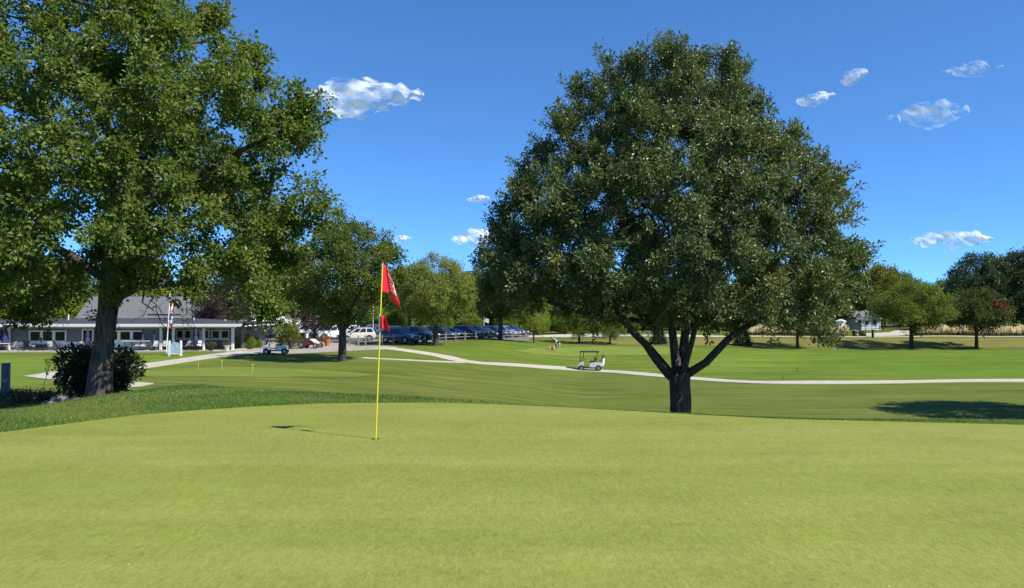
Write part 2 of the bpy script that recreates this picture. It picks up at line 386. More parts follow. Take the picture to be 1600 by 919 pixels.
def strip(pts, w, w_end=None):
    """outline of a path of width w along smooth points"""
    P = [Vector((p[0], p[1])) for p in pts]; Q = []
    for i in range(len(P) - 1):
        p0, p1, p2, p3 = P[max(i - 1, 0)], P[i], P[i + 1], P[min(i + 2, len(P) - 1)]
        for k in range(6):
            t = k / 6; Q.append(.5 * ((2 * p1) + (p2 - p0) * t + (2 * p0 - 5 * p1 + 4 * p2 - p3) * t * t + (3 * p1 - p0 - 3 * p2 + p3) * t ** 3))
    Q.append(P[-1]); Lf, Rt = [], []
    for i, q in enumerate(Q):
        d = (Q[min(i + 1, len(Q) - 1)] - Q[max(i - 1, 0)]).normalized(); nrm = Vector((-d.y, d.x))
        ww = w + ((w_end or w) - w) * i / (len(Q) - 1)
        Lf.append(q + nrm * ww / 2); Rt.append(q - nrm * ww / 2)
    return Lf + Rt[::-1]

def disc_hole(poly): return poly
CUP = G(587, 688)
def green_sheet():
    # the putting surface, with a round hole left for the cup
    bm = bmesh.new()
    o = sheet('putting_green', GREEN, turf_mat('putting_turf', (.190, .214, .044), .20, 60, .10, False, .35, (.235, .25, .065, .7), .6, grain=.62), .006)
    me = o.data; bm.from_mesh(me)
    # cut a fine cell round the cup and open it
    n = 16; r = .054
    for k in range(n):
        t = 2 * math.pi * (k + .5) / n
        d = Vector((math.cos(t), math.sin(t), 0))
        near = [fc for fc in bm.faces if (fc.calc_center_median().xy - CUP.xy).length < 1.0]
        ge = list({v for fc in near for v in fc.verts}) + list({e for fc in near for e in fc.edges}) + near
        bmesh.ops.bisect_plane(bm, geom=ge, plane_co=Vector((CUP.x, CUP.y, 0)) + d * r, plane_no=d)
    kill = [fc for fc in bm.faces if (fc.calc_center_median().xy - CUP.xy).length < r * .98]
    bmesh.ops.delete(bm, geom=kill, context='FACES'); bm.to_mesh(me); bm.free()
green_sheet()

# soft tone rings and far lawns
far_green = [G(x, y) for x, y in ((800,548),(850,543),(930,541.5),(1030,541.5),(1090,544),(1080,551),(1000,555.5),(920,556.5),(840,554))]
sheet('far_green', far_green, turf_mat('far_putting_turf', (.156, .197, .037), .12, 30, .5, False, 0), .02)
prac = [G(x, y) for x, y in ((190,586),(230,579),(300,575.5),(380,574.5),(460,576.5),(540,581),(590,586),(560,590),(440,590),(330,589),(240,589.5))]
sheet('practice_green', prac, turf_mat('practice_putting_turf', (.135, .18, .030), .14, 30, .8, False, 0), .02)

# paths, drives, car park
PATH = [G(x, y) for x, y in ((590,544.2),(640,549),(690,557),(720,564),(760,568.5),(830,572.5),(900,577.5),(960,581.5),(1020,586.5),(1090,592.5),(1140,596),(1200,598.2),(1300,598),(1420,597),(1600,595),(1850,592))]
sheet('cart_path', strip(PATH, 2.35), MT['concrete'], .045, .2)
B2 = [G(x, y) for x, y in ((565,559.5),(600,561.5),(650,563.8),(690,565.5),(728,566.5))]
sheet('side_path', strip(B2, 1.05), MT['concrete'], .035, .2)
plaza = [G(x, y) for x, y in ((368,553),(420,552.5),(480,552),(540,549),(600,546.5),(622,543),(600,540.5),(560,541),(530,536.5),(500,534.5),(440,534),(372,539))]
sheet('clubhouse_drive', plaza, MT['pink_gravel'], .03, .2)
lot = [D(px, d) for px, d in ((372,98.5),(470,97),(530,93),(560,89),(625,83.5),(680,90),(740,97),(826,105),(834,130),(700,136),(400,136),(372,120))]
sheet('parking_lot', lot, MT['asphalt'], .04, .2)
cp = [G(x, y) for x, y in ((392,550),(340,556),(285,563.5),(230,571.5),(180,578),(110,583))]
sheet('clubhouse_path', strip(cp, 2.6, 2.2), MT['concrete'], .035, .2)
sheet('near_path', [G(x, y) for x, y in ((36,588.5),(80,581),(130,577),(150,594),(90,594.5),(60,592))], MT['concrete'], .04, .2)
sheet('garden_edging', [G(x, y) for x, y in ((186,606),(200,597),(240,600),(222,604))], MT['concrete'], .04, .2)
road = [D(px, d) for px, d in ((826,113.2),(1000,115),(1150,114.6),(1350,115),(1600,115.5),(2100,116),(2100,117.6),(1400,116.6),(1150,116.2),(1060,121),(930,124),(826,118))]
sheet('gravel_road', road, MT['road_pale'], .06, .2)
sheet('road_patch', [D(px, d) for px, d in ((930,117.2),(985,116.8),(1050,117.2),(1030,120),(940,121))], MT['asphalt'], .075, .2)
drv = [D(px, d) for px, d in ((1362,118),(1400,120),(1440,128),(1450,142),(1400,146),(1390,136),(1350,127),(1330,121))]
sheet('house_drive', drv, MT['concrete'], .07, .2)

# ------------------------------------------------------------------ leaf and branch growth
def tubes(chains, name, mat, sides=7):
    V, F = [], []; nb = 0
    for pts, rad in chains:
        pts = np.array(pts); n = len(pts)
        if n < 2: continue
        ns = sides if rad[0] > .05 else (5 if rad[0] > .02 else 3)
        tan = np.gradient(pts, axis=0); tan /= np.linalg.norm(tan, axis=1)[:, None] + 1e-9
        ref = np.array([1., 0, 0]) if abs(tan[0][0]) < .8 else np.array([0, 1., 0])
        a = np.arange(ns) * 2 * math.pi / ns; ring = []
        for i in range(n):
            u = np.cross(tan[i], ref); u /= np.linalg.norm(u) + 1e-9; w = np.cross(u, tan[i]); ref = -np.cross(tan[i], u) if False else ref
            rr = rad[i] * (1 + (.10 * np.sin(3 * a + i * .7) if rad[i] > .12 else 0))
            ring.append(pts[i] + (np.cos(a)[:, None] * u + np.sin(a)[:, None] * w) * (rr[:, None] if np.ndim(rr) else rr))
        V.append(np.concatenate(ring)); k = np.arange(ns)
        for i in range(n - 1):
            b = nb + i * ns; F.append(np.stack([b + k, b + (k + 1) % ns, b + ns + (k + 1) % ns, b + ns + k], 1))
        nb += n * ns
    return np_mesh(name, np.concatenate(V), [np.concatenate(F)], [mat], smooth=True)

def leaves(P, dirs, size, wid, rng, mat, name, clump=None, curl=.35, nrm=None):
    """folded leaf blades (two triangles each) at P pointing along dirs"""
    n = len(P); d = dirs / (np.linalg.norm(dirs, axis=1)[:, None] + 1e-9)
    rnd = rng.normal(size=(n, 3)) * .8 + np.array([0, 0, .9]) if nrm is None else rng.normal(size=(n, 3)) * .55 + nrm; s = np.cross(d, rnd); s /= np.linalg.norm(s, axis=1)[:, None] + 1e-9
    up = np.cross(s, d); L = (size * rng.uniform(.6, 1.3, n))[:, None]; W = L * wid * rng.uniform(.8, 1.2, n)[:, None]
    a = P; b = P + d * L * .5 + s * W * .5 + up * W * curl; c = P + d * L; e = P + d * L * .5 - s * W * .5 + up * W * curl
    V = np.stack([a, b, c, e], 1).reshape(-1, 3); k = np.arange(n)[:, None] * 4
    F = np.concatenate([k + np.array([0, 1, 2]), k + np.array([0, 2, 3])], 0)
    v = np.repeat(rng.random(n), 4); h = np.repeat(clump if clump is not None else rng.random(n), 4)
    return np_mesh(name, V, [F], [mat], attrs={'v': v, 'h': h})

def grow(rng, starts, attract, shoots, shoot_len, per, leaf, wid, lmat, bmat, trunk_r, tip_r=.012, up=.45, centre=None, droop=0., scat=.55, step=.6, base_flare=1.35, spread=.5, bare=0):
    """starts: trunk and main limbs as polylines; attract: points the branches reach for.  Returns branch mesh, leaf mesh"""
    pos, par = [], []
    def push(p, q): pos.append(np.array(p, float)); par.append(q); return len(pos) - 1
    forced = {}
    for poly in starts:
        if poly[0] is None: prev = int(np.argmin(np.linalg.norm(np.array(pos) - np.array(poly[1][:3]), axis=1))); pts = poly[1:]
        else: prev = push(poly[0][:3], -1); forced[prev] = poly[0][3]; pts = poly[1:]
        for p in pts:
            a = pos[prev]; b = np.array(p[:3]); ra = forced.get(prev, p[3]); m = max(1, int(np.linalg.norm(b - a) / step))
            for k in range(1, m + 1):
                t = k / m; j = (rng.normal(size=3) * .04 if k < m else 0)
                prev = push(a + (b - a) * t + j, prev); forced[prev] = ra + (p[3] - ra) * t
    first = len(pos); fork = np.array(starts[0][-1][:3]); zmin = starts[0][-1][2] * .0 + min(a[2] for a in attract) * 0 + starts[0][1][2]
    A = np.array(attract); A = A[np.argsort(np.linalg.norm(A - fork, axis=1))]
    pa = np.array(pos)
    ok0 = pa[:, 2] > starts[0][0][2] + (starts[0][-1][2] - starts[0][0][2]) * .45 if len(starts) == 1 else np.array([i >= 0 for i in range(len(pa))])
    for q in A:
        pa = np.array(pos); dv = q - pa; dist = np.linalg.norm(dv, axis=1)
        cost = dist + np.where(dv[:, 2] < 0, -dv[:, 2] * .7, 0); cost[:first] += np.where(ok0, .0, 50) + .2
        k = int(np.argmin(cost))
        if dist[k] < .25: continue
        a = pos[k]; m = max(1, int(dist[k] / step)); prev = k; bow = np.array([0, 0, .10 * dist[k]]) + rng.normal(size=3) * .06 * dist[k]
        for i in range(1, m + 1):
            t = i / m; prev = push(a + (q - a) * t + bow * math.sin(math.pi * t), prev)
    n = len(pos); pos = np.array(pos); kids = [[] for _ in range(n)]
    for i, p in enumerate(par):
        if p >= 0: kids[p].append(i)
    rad = np.zeros(n); pw = 2.35
    for i in range(n - 1, -1, -1): rad[i] = tip_r if not kids[i] else sum(rad[k] ** pw for k in kids[i]) ** (1 / pw)
    sc = trunk_r / max(rad[0], 1e-6); rad = tip_r * .6 + (rad - tip_r) * sc * .85; rad = np.maximum(rad, tip_r * .6)
    for i, r in forced.items(): rad[i] = r
    chains = []; stack = [(0, -1)]
    roots = [i for i, p in enumerate(par) if p == -1]; stack = [(r, -1) for r in roots]
    while stack:
        s, p = stack.pop(); pts, rr = ([pos[p]], [min(rad[s] * 1.05, rad[p])]) if p >= 0 else ([], [])
        c = s
        while True:
            pts.append(pos[c]); rr.append(rad[c])
            if not kids[c]: break
            ks = sorted(kids[c], key=lambda k: -rad[k])
            for k in ks[1:]: stack.append((k, c))
            c = ks[0]
        chains.append((pts, rr))
    # shoots
    cand = np.array([i for i in range(n) if rad[i] < trunk_r * .22 and i >= 3]); 
    tips = np.array([i for i in range(n) if not kids[i]])
    pick = np.concatenate([rng.choice(tips, int(shoots * .6)), rng.choice(cand, shoots - int(shoots * .6))])
    cen = np.array(centre if centre is not None else A.mean(0))
    o = pos[pick] + rng.normal(size=(shoots, 3)) * spread * .5
    outd = o - cen; outd /= np.linalg.norm(outd, axis=1)[:, None] + 1e-9
    sdir = outd * .6 + np.array([0, 0, up]) + rng.normal(size=(shoots, 3)) * .45; sdir /= np.linalg.norm(sdir, axis=1)[:, None]
    sl = shoot_len * rng.uniform(.5, 1.4, shoots)
    hue = np.repeat(rng.random(n)[pick] * .7 + rng.random(shoots) * .3, per)
    for k in range(0, shoots, 2):
        e = o[k] + sdir[k] * sl[k]; chains.append(([pos[pick[k]], o[k], e], [tip_r * .7, tip_r * .55, tip_r * .2]))
    t = rng.random(shoots * per) ** .6; si = np.repeat(np.arange(shoots), per)
    P = o[si] + sdir[si] * (sl[si] * t)[:, None]; rv = rng.normal(size=(len(P), 3)); P = P + rv * leaf * scat; P[:, 2] -= droop * t * sl[si]
    dr = sdir[si] * .55 + rv * .75 + np.array([0, 0, -.15 - droop])
    bm_ = tubes(chains, 'branches', bmat)
    lm = leaves(P, dr, leaf, wid, rng, lmat, 'leaves', hue, nrm=outd[si] * .85 + np.array([0, 0, .75]))
    return bm_, lm

def env_points(rng, cx, cy, prof, n, shell=.72, squash=1., gap=.35):
    """points inside a crown: prof rows are (z, radius to -x, radius to +x)"""
    z = np.array([p[0] for p in prof]); rl = np.array([p[1] for p in prof]); rr = np.array([p[2] for p in prof])
    out = []
    w = (rl + rr) + .4
    zz = np.linspace(z.min(), z.max(), 200); ww = np.interp(zz, z, w); cdf = np.cumsum(ww); cdf /= cdf[-1]
    while len(out) < n:
        zi = float(np.interp(rng.random(), cdf, zz)); th = rng.random() * 2 * math.pi; c = math.cos(th)
        Rr = np.interp(zi, z, rl) * (1 - c) / 2 + np.interp(zi, z, rr) * (1 + c) / 2
        q = math.sqrt(rng.uniform(.55, 1)) if rng.random() < shell else math.sqrt(rng.random()) * .8
        p = np.array([cx + Rr * q * c, cy + Rr * q * math.sin(th) * squash, zi + rng.normal() * .12])
        if len(out) > 20 and len(out) < n * 6:
            dmin = np.min(np.linalg.norm(np.array(out) - p, axis=1))
            if dmin < gap and rng.random() < .85: continue
        out.append(p)
    return np.array(out)

def tree_thing(loc, bmesh_, lmesh, label, cat='tree', group=None, name='tree', rz=0., sc=1., tint=None, zs=None):
    t = empty(name, loc, rz, label, cat, group); t.scale = (sc, sc, zs or sc)
    a = link('trunk', bmesh_, t); b = link('crown', lmesh, t); b['kind'] = 'stuff'
    if tint: b.color = (*tint, 1)
    return t

# ------------------------------------------------------------------ the two large trees
L_OAK = leaf_mat('oak_leaf', (.050, .078, .020), (.185, .220, .078), (.21, .21, .055), .12, .45, .14, .45)
L_MAPLE = leaf_mat('maple_leaf', (.055, .098, .018), (.178, .222, .042), (.25, .23, .04), .06, .48, .35, .4)
L_GREEN = leaf_mat('green_leaf', (.065, .100, .020), (.155, .190, .042), (.27, .22, .03), .16, .5, .25, .35)
L_LIGHT = leaf_mat('pale_leaf', (.12, .15, .032), (.23, .25, .07), (.28, .25, .06), .15, .5, .3, .35)
L_DARK = leaf_mat('dark_leaf', (.035, .058, .020), (.075, .105, .038), None, 0, .45, .15, .4)
L_PURPLE = leaf_mat('purple_leaf', (.035, .018, .022), (.085, .045, .045), None, 0, .5, .15, .4)
L_RED = leaf_mat('turning_leaf', (.05, .07, .02), (.10, .12, .03), (.15, .028, .02), .22, .5, .25, .35)
L_NEEDLE = leaf_mat('spruce_needle', (.018, .04, .028), (.04, .07, .05), None, 0, .6, .05, .3)
L_YEW = leaf_mat('yew_leaf', (.10, .12, .02), (.23, .24, .05), None, 0, .5, .15, .4)

def hero_right():
    rng = np.random.default_rng(11); d = 27.0; B = D(1060, d); mp = d / FPX
    z = lambda y: (CAM_Z - d * (y - 485) / FPX) - B.z
    rows = [(114,-75,62),(120,-140,92),(132,-164,114),(150,-178,132),(182,-196,152),(216,-216,180),(242,-240,204),(274,-248,236),(300,-252,258),(330,-288,258),(370,-304,268),(405,-316,272),(440,-312,268),(466,-275,256),(482,-225,232),(500,-135,195)]
    prof = [(z(y) - .15, max(.3, -a * mp - .45), max(.3, b * mp - .45)) for y, a, b in rows][::-1]
    prof = sorted(prof)
    A = env_points(rng, 0, 0, prof, 660, .62, .95, .72)
    extra = [((x - 1060) * mp, yy, z(y)) for x, y, yy in ((1242,502,-.5),(1254,512,-.6),(1264,522,-.6),(1272,530,-.5),(1235,495,-.4),(1230,500,.5),(790,470,0),(775,455,.6))]
    A = np.concatenate([A, np.array(extra)])
    X = lambda x: (x - 1060) * mp
    starts = [
      [(.0,0,-.3,.52),(.0,0,.4,.42),(.02,0,1.5,.385),(.0,0,z(600),.37),(.0,0,z(582),.40)],
      [None,(X(1058),0,z(585),0.197),(X(1052),-.1,z(540),0.164),(X(1045),.1,z(480),0.139),(X(1030),.2,z(420),0.107),(X(1020),0,z(340),0.074)],
      [None,(X(1066),.1,z(585),0.180),(X(1072),.3,z(530),0.156),(X(1086),.5,z(460),0.123),(X(1100),.7,z(380),0.090),(X(1115),.6,z(300),0.057)],
      [None,(X(1045),0,z(587),0.164),(X(1022),-.3,z(560),0.135),(X(985),-.7,z(520),0.115),(X(950),-1.1,z(470),0.094),(X(905),-1.6,z(420),0.066)],
      [None,(X(1046),.1,z(580),0.139),(X(1020),.6,z(545),0.123),(X(985),1.4,z(505),0.098),(X(940),2.2,z(450),0.074)],
      [None,(X(1076),0,z(583),0.172),(X(1098),-.4,z(565),0.143),(X(1128),-.8,z(528),0.123),(X(1165),-1.2,z(500),0.098),(X(1215),-1.7,z(455),0.074)],
      [None,(X(1070),.1,z(572),0.123),(X(1078),1.0,z(530),0.107),(X(1120),2.2,z(450),0.082)],
      [None,(X(1066),-.2,z(578),0.115),(X(1075),-1.2,z(500),0.090),(X(1060),-2.4,z(420),0.066)],
    ]
    b, l = grow(rng, starts, A, 7000, .58, 50, .122, .50, L_OAK, MT['bark_dark'], .40, .010, .5, (0, 0, z(420)), .0, scat=.5, spread=.40)
    tree_thing(B, b, l, 'large rounded dark green tree with a low forked trunk standing just behind the putting green', name='shade_tree')
hero_right()

def hero_left():
    rng = np.random.default_rng(5); d = 21.0; B = D(158, d); mp = d / FPX
    z = lambda y: (CAM_Z - d * (y - 485) / FPX) - B.z
    rows = [(-190,-30,40),(-150,-90,100),(-80,-150,135),(-20,-190,148),(30,-215,158),(70,-225,190),(90,-235,232),(130,-245,255),(160,-255,300),(200,-262,308),(245,-270,285),(285,-280,300),(325,-285,308),(370,-290,300),(410,-290,292),(450,-285,262),(475,-250,210)]
    prof = sorted([(z(y) - .1, max(.3, -a * mp - .3), max(.3, b * mp - .45)) for y, a, b in rows])
    A = env_points(rng, .1, 0, prof, 450, .62, .95, .7)
    X = lambda x: (x - 158) * mp
    cut = [(p[2] > z(395)) or (p[1] < 2.8 and p[2] > z(470)) or (abs(p[0]) > 2.2) for p in A]; A = A[np.array(cut)]
    # keep a gap low down where the roof of the clubhouse shows
    A = np.array([p for p in A if not (X(178) < p[0] < X(392) and p[2] < z(408))]); A = A[~((A[:, 0] > X(100)) & (A[:, 0] < X(190)) & (A[:, 2] < z(430)))]
    extra = [(X(x), yy, z(y)) for x, y, yy in ((386,98,0),(372,88,.4),(360,112,-.5),(384,132,.3),(360,80,0),(325,60,0),(320,30,.3),(466,165,0),(460,180,-.3),(445,200,-.2),(450,215,.3),(440,185,.4),(458,275,0),(466,302,.2),(455,315,-.4),(458,190,.4),(456,220,-.4),(455,175,0),(465,335,0),(480,325,.3),(445,350,0),(215,425,-.8),(260,420,-.8),(320,428,-.9),(412,470,0),(404,486,.2),(425,450,0),(395,440,.2),(60,455,.4),(20,440,-.5),(-30,430,0),(90,430,-1))]
    A = np.concatenate([A, np.array(extra)])
    starts = [
      [(0,0,-.4,.46),(.0,0,.2,.345),(X(163),0,z(540),.285),(X(168),0,z(490),.285),(X(170),0,z(465),.30),(X(172),0,z(400),.24),(X(184),.05,z(340),.22),(X(188),.1,z(250),.17),(X(195),.1,z(150),.13),(X(200),.1,z(40),.09),(X(205),.1,z(-70),.05)],
      [None,(X(176),0,z(478),.18),(X(195),-.3,z(462),.15),(X(235),-.6,z(448),.12),(X(290),-.8,z(445),.09),(X(345),-.9,z(440),.06)],
      [None,(X(170),0,z(440),.15),(X(130),-.5,z(405),.12),(X(70),-1.0,z(370),.09),(X(0),-1.3,z(340),.06)],
      [None,(X(186),.1,z(335),.14),(X(240),.5,z(290),.12),(X(320),.8,z(245),.09),(X(400),.8,z(205),.06)],
      [None,(X(186),.1,z(380),.14),(X(150),1.2,z(310),.12),(X(90),2.2,z(220),.08)],
      [None,(X(180),.1,z(400),.14),(X(250),-1.2,z(350),.11),(X(330),-2.2,z(310),.07)],
      [None,(X(190),.1,z(240),.12),(X(140),-.6,z(150),.09),(X(100),-1.0,z(60),.06)],
    ]
    b, l = grow(rng, starts, A, 4500, .52, 44, .118, .68, L_MAPLE, MT['bark'], .42, .011, .3, (0, 0, z(300)), .12, scat=.6, spread=.42)
    t = tree_thing(B, b, l, 'tall green tree with thick rough trunk at left, dark shrub round its foot', name='shade_tree')
    # bare twigs hanging below the crown
    rng = np.random.default_rng(8); ch = []
    def twig(a, b_, r, depth):
        a = np.array(a, float); b_ = np.array(b_, float); m = (a + b_) / 2 + rng.normal(size=3) * .08
        ch.append(([a, m, b_], [r, r * .75, r * .45]))
        if depth: 
            for k in range(3):
                t0 = rng.uniform(.35, 1); p = a + (b_ - a) * t0
                e = p + (b_ - a) * rng.uniform(.25, .5) + rng.normal(size=3) * .28; twig(p, e, r * .5, depth - 1)
    for x0, y0, x1, y1, r in ((245,450,262,485,.03),(262,485,285,515,.02),(300,445,312,490,.018),(318,442,335,485,.018),(290,448,296,480,.014),(120,430,105,470,.02),(105,470,98,490,.012),(150,470,120,505,.016),(60,400,55,450,.02),(340,440,352,480,.014),(185,470,200,495,.012)):
        twig((X(x0), -.7, z(y0)), (X(x1), -.8, z(y1)), r, 2)
    link('bare_twig', tubes(ch, 'bare_twig', MT['bark'], 5), t)['kind'] = 'stuff'
hero_left()

# ------------------------------------------------------------------ tree kinds used behind
def round_prof(h0, h1, r, k=.55, top=.35):
    out = []
    for i in range(9):
        t = i / 8; s = math.sin(math.pi * min(1, (t / (2 * k)) if t < k else .5 + (t - k) / (2 * (1 - k)))) ** .75
        out.append((h0 + (h1 - h0) * t, max(.25, r * s), max(.25, r * s)))
    return out
def kind_tree(seed, h, h0, r, nA, shoots, per, leaf, wid, lmat, tr, fork=.5, sl=.7, up=.4, droop=0., limbs=4, k=.45, shell=.7, lean=0.):
    rng = np.random.default_rng(seed); A = env_points(rng, 0, 0, round_prof(h0, h - sl * .5, r - sl * .4, k), nA, shell)
    A = A + rng.normal(size=A.shape) * r * .05
    starts = [[(0,0,-.3,tr * 1.45),(.0,.0,.25,tr * 1.1),(lean,.02,h0 * .8,tr * .85),(lean * 1.5,.05,h0 * .8 + (h - h0) * .3,tr * .45),(lean * 1.5,.0,h0 * .8 + (h - h0) * .65,tr * .2)]]
    for i in range(limbs):
        a = 2 * math.pi * i / limbs + rng.uniform(-.4, .4); q = h0 * rng.uniform(.62, .95)
        starts.append([None,(lean,.0,q,tr * .45),(math.cos(a) * r * .3, math.sin(a) * r * .3, q + (h - h0) * .22, tr * .3),(math.cos(a) * r * .55, math.sin(a) * r * .55, q + (h - h0) * .42, tr * .16)])
    return grow(rng, starts, A, shoots, sl, per, leaf, wid, lmat, MT['bark_dark'], tr, .018, up, (0, 0, h0 + (h - h0) * .35), droop, .8)
K = {}
K['oak'] = kind_tree(21, 12.3, 3.7, 5.4, 240, 1500, 30, .21, .6, L_GREEN, .34, limbs=5)
K['ash'] = kind_tree(22, 11, 3.5, 4.7, 220, 1500, 28, .20, .5, L_LIGHT, .32, up=.25, droop=.2, sl=.9)
K['crab'] = kind_tree(23, 5.6, 1.5, 3.0, 120, 700, 26, .15, .55, L_GREEN, .17, limbs=5, sl=.5, up=.2)
K['crab2'] = kind_tree(24, 7.6, 2.5, 4.4, 150, 950, 28, .18, .55, L_GREEN, .22, limbs=5, sl=.6, up=.2, k=.38)
K['red'] = kind_tree(25, 6.4, 2.5, 3.6, 120, 800, 26, .17, .85, L_RED, .19, limbs=4, sl=.6, k=.4)
K['purple'] = kind_tree(26, 7, 1.6, 3.4, 130, 800, 26, .17, .55, L_PURPLE, .18, limbs=4, sl=.6)
K['big'] = kind_tree(27, 14, 2.0, 6.6, 230, 1300, 26, .32, .6, L_DARK, .42, limbs=5, sl=1.0)
K['wood'] = kind_tree(28, 13, 1.2, 5.6, 150, 700, 22, .42, .65, L_GREEN, .32, sl=1.1)
K['wood2'] = kind_tree(29, 11, .8, 5.2, 150, 700, 22, .42, .55, L_GREEN, .3, sl=1.1, k=.55)
K['sap'] = kind_tree(30, 5.5, 1.4, 1.5, 60, 320, 24, .14, .5, L_LIGHT, .09, limbs=3, sl=.5, up=.6)

def red_patch():
    me = K['red'][1]; n = len(me.vertices); co = np.zeros(n * 3, np.float32); me.vertices.foreach_get('co', co); co = co.reshape(-1, 3)
    c = co.reshape(-1, 4, 3).mean(1); d = np.linalg.norm((c - np.array([1.1, -1.9, 4.9])) / np.array([1.3, 1.6, .75]), axis=1); d2 = np.linalg.norm((c - np.array([-1.7, -1.6, 4.7])) / np.array([.6, 1.2, .4]), axis=1)
    h = np.where((d < 1) | (d2 < 1), 1.0, 0.0); me.attributes['h'].data.foreach_set('value', np.repeat(h, 4).astype(np.float32))
red_patch()

def plant(kind, px, d, label, group=None, rz=0., sc=1., tint=None, zs=None, name='tree', lift=0, cat='tree'):
    b, l = K[kind]; return tree_thing(D(px, d, lift), b, l, label, cat, group, name, rz, sc, tint, zs)

plant('oak', 535, 62.5, 'mid-sized green tree shading the drive between the clubhouse and the flagstick', rz=.5, sc=.97, zs=.98, tint=(.95, .95, .8))
plant('oak', 428, 142, 'olive green tree rising behind the white building', rz=2.5, sc=1.5, tint=(1.25, 1.05, .7))
plant('ash', 681, 82.5, 'pale feathery green tree by the car park fence, nearest the facing row of cars', rz=1.2, sc=.92, tint=(1.1, 1.1, .9))
plant('ash', 640, 124, 'pale green tree behind the parked cars, left of the feathery tree', rz=3.2, sc=1.05, tint=(.9, .95, .8))
plant('oak', 782, 98, 'dark green tree at the end of the car park, half hidden by the large tree', rz=4., sc=.9, tint=(.75, .85, .9))
plant('sap', 834, 97, 'thin yellow green sapling beside the car park exit', rz=1., sc=1.25, tint=(1.3, 1.3, .7), zs=1.2)
plant('crab', 905, 103, 'small low forked tree at the foot of the bank, just right of the golfers', rz=.3, sc=1.08, tint=(1.5, 1.5, .9))
plant('crab', 953, 104, 'small sparse tree on the brown bank left of the forked trunk', rz=2., sc=.85, tint=(1.3, 1.2, .9))
plant('crab2', 1246, 103, 'broad tree on the bank under the right edge of the large crown', rz=1.7, sc=.95, tint=(.9, 1., .7))
plant('crab2', 1424, 103.5, 'spreading olive green tree at the foot of the bank, right of the white house', rz=.9, sc=1.28, tint=(1.15, 1.1, .75), zs=1.18)
plant('red', 1525, 103.5, 'small tree with a patch of red leaves at the foot of the bank', rz=.2, sc=1.22, tint=(.95, .95, .85))
plant('purple', 352, 88, 'dark purple leaved tree behind the clubhouse porch', rz=.4, sc=.98)
plant('purple', 492, 93, 'purple leaved tree beside the white building', rz=2.4, sc=.88, zs=.88)
plant('big', 1530, 150, 'very large dark green tree rising behind the red patched tree', rz=.7, sc=1.0, tint=(1, 1, 1), zs=1.08)
plant('big', 1600, 148, 'large dark green tree at the right edge of the photo', rz=2.3, sc=1.15, tint=(1, 1, 1.05), zs=1.12)
plant('big', 1668, 158, 'large dark green tree just beyond the right edge', rz=3.3, sc=1.2, tint=(.95, 1, 1))
# the tree out of frame on the right whose shade lies across the valley
b_, l_ = K['big']
tree_thing(Vector((34.5, 38.5, float(f(34.5, 38.5)))), b_, l_, 'tree beyond the right edge of the photo that shades the valley lawn', name='tree', rz=1., sc=.92, tint=(1.6, 1.6, 1.2))

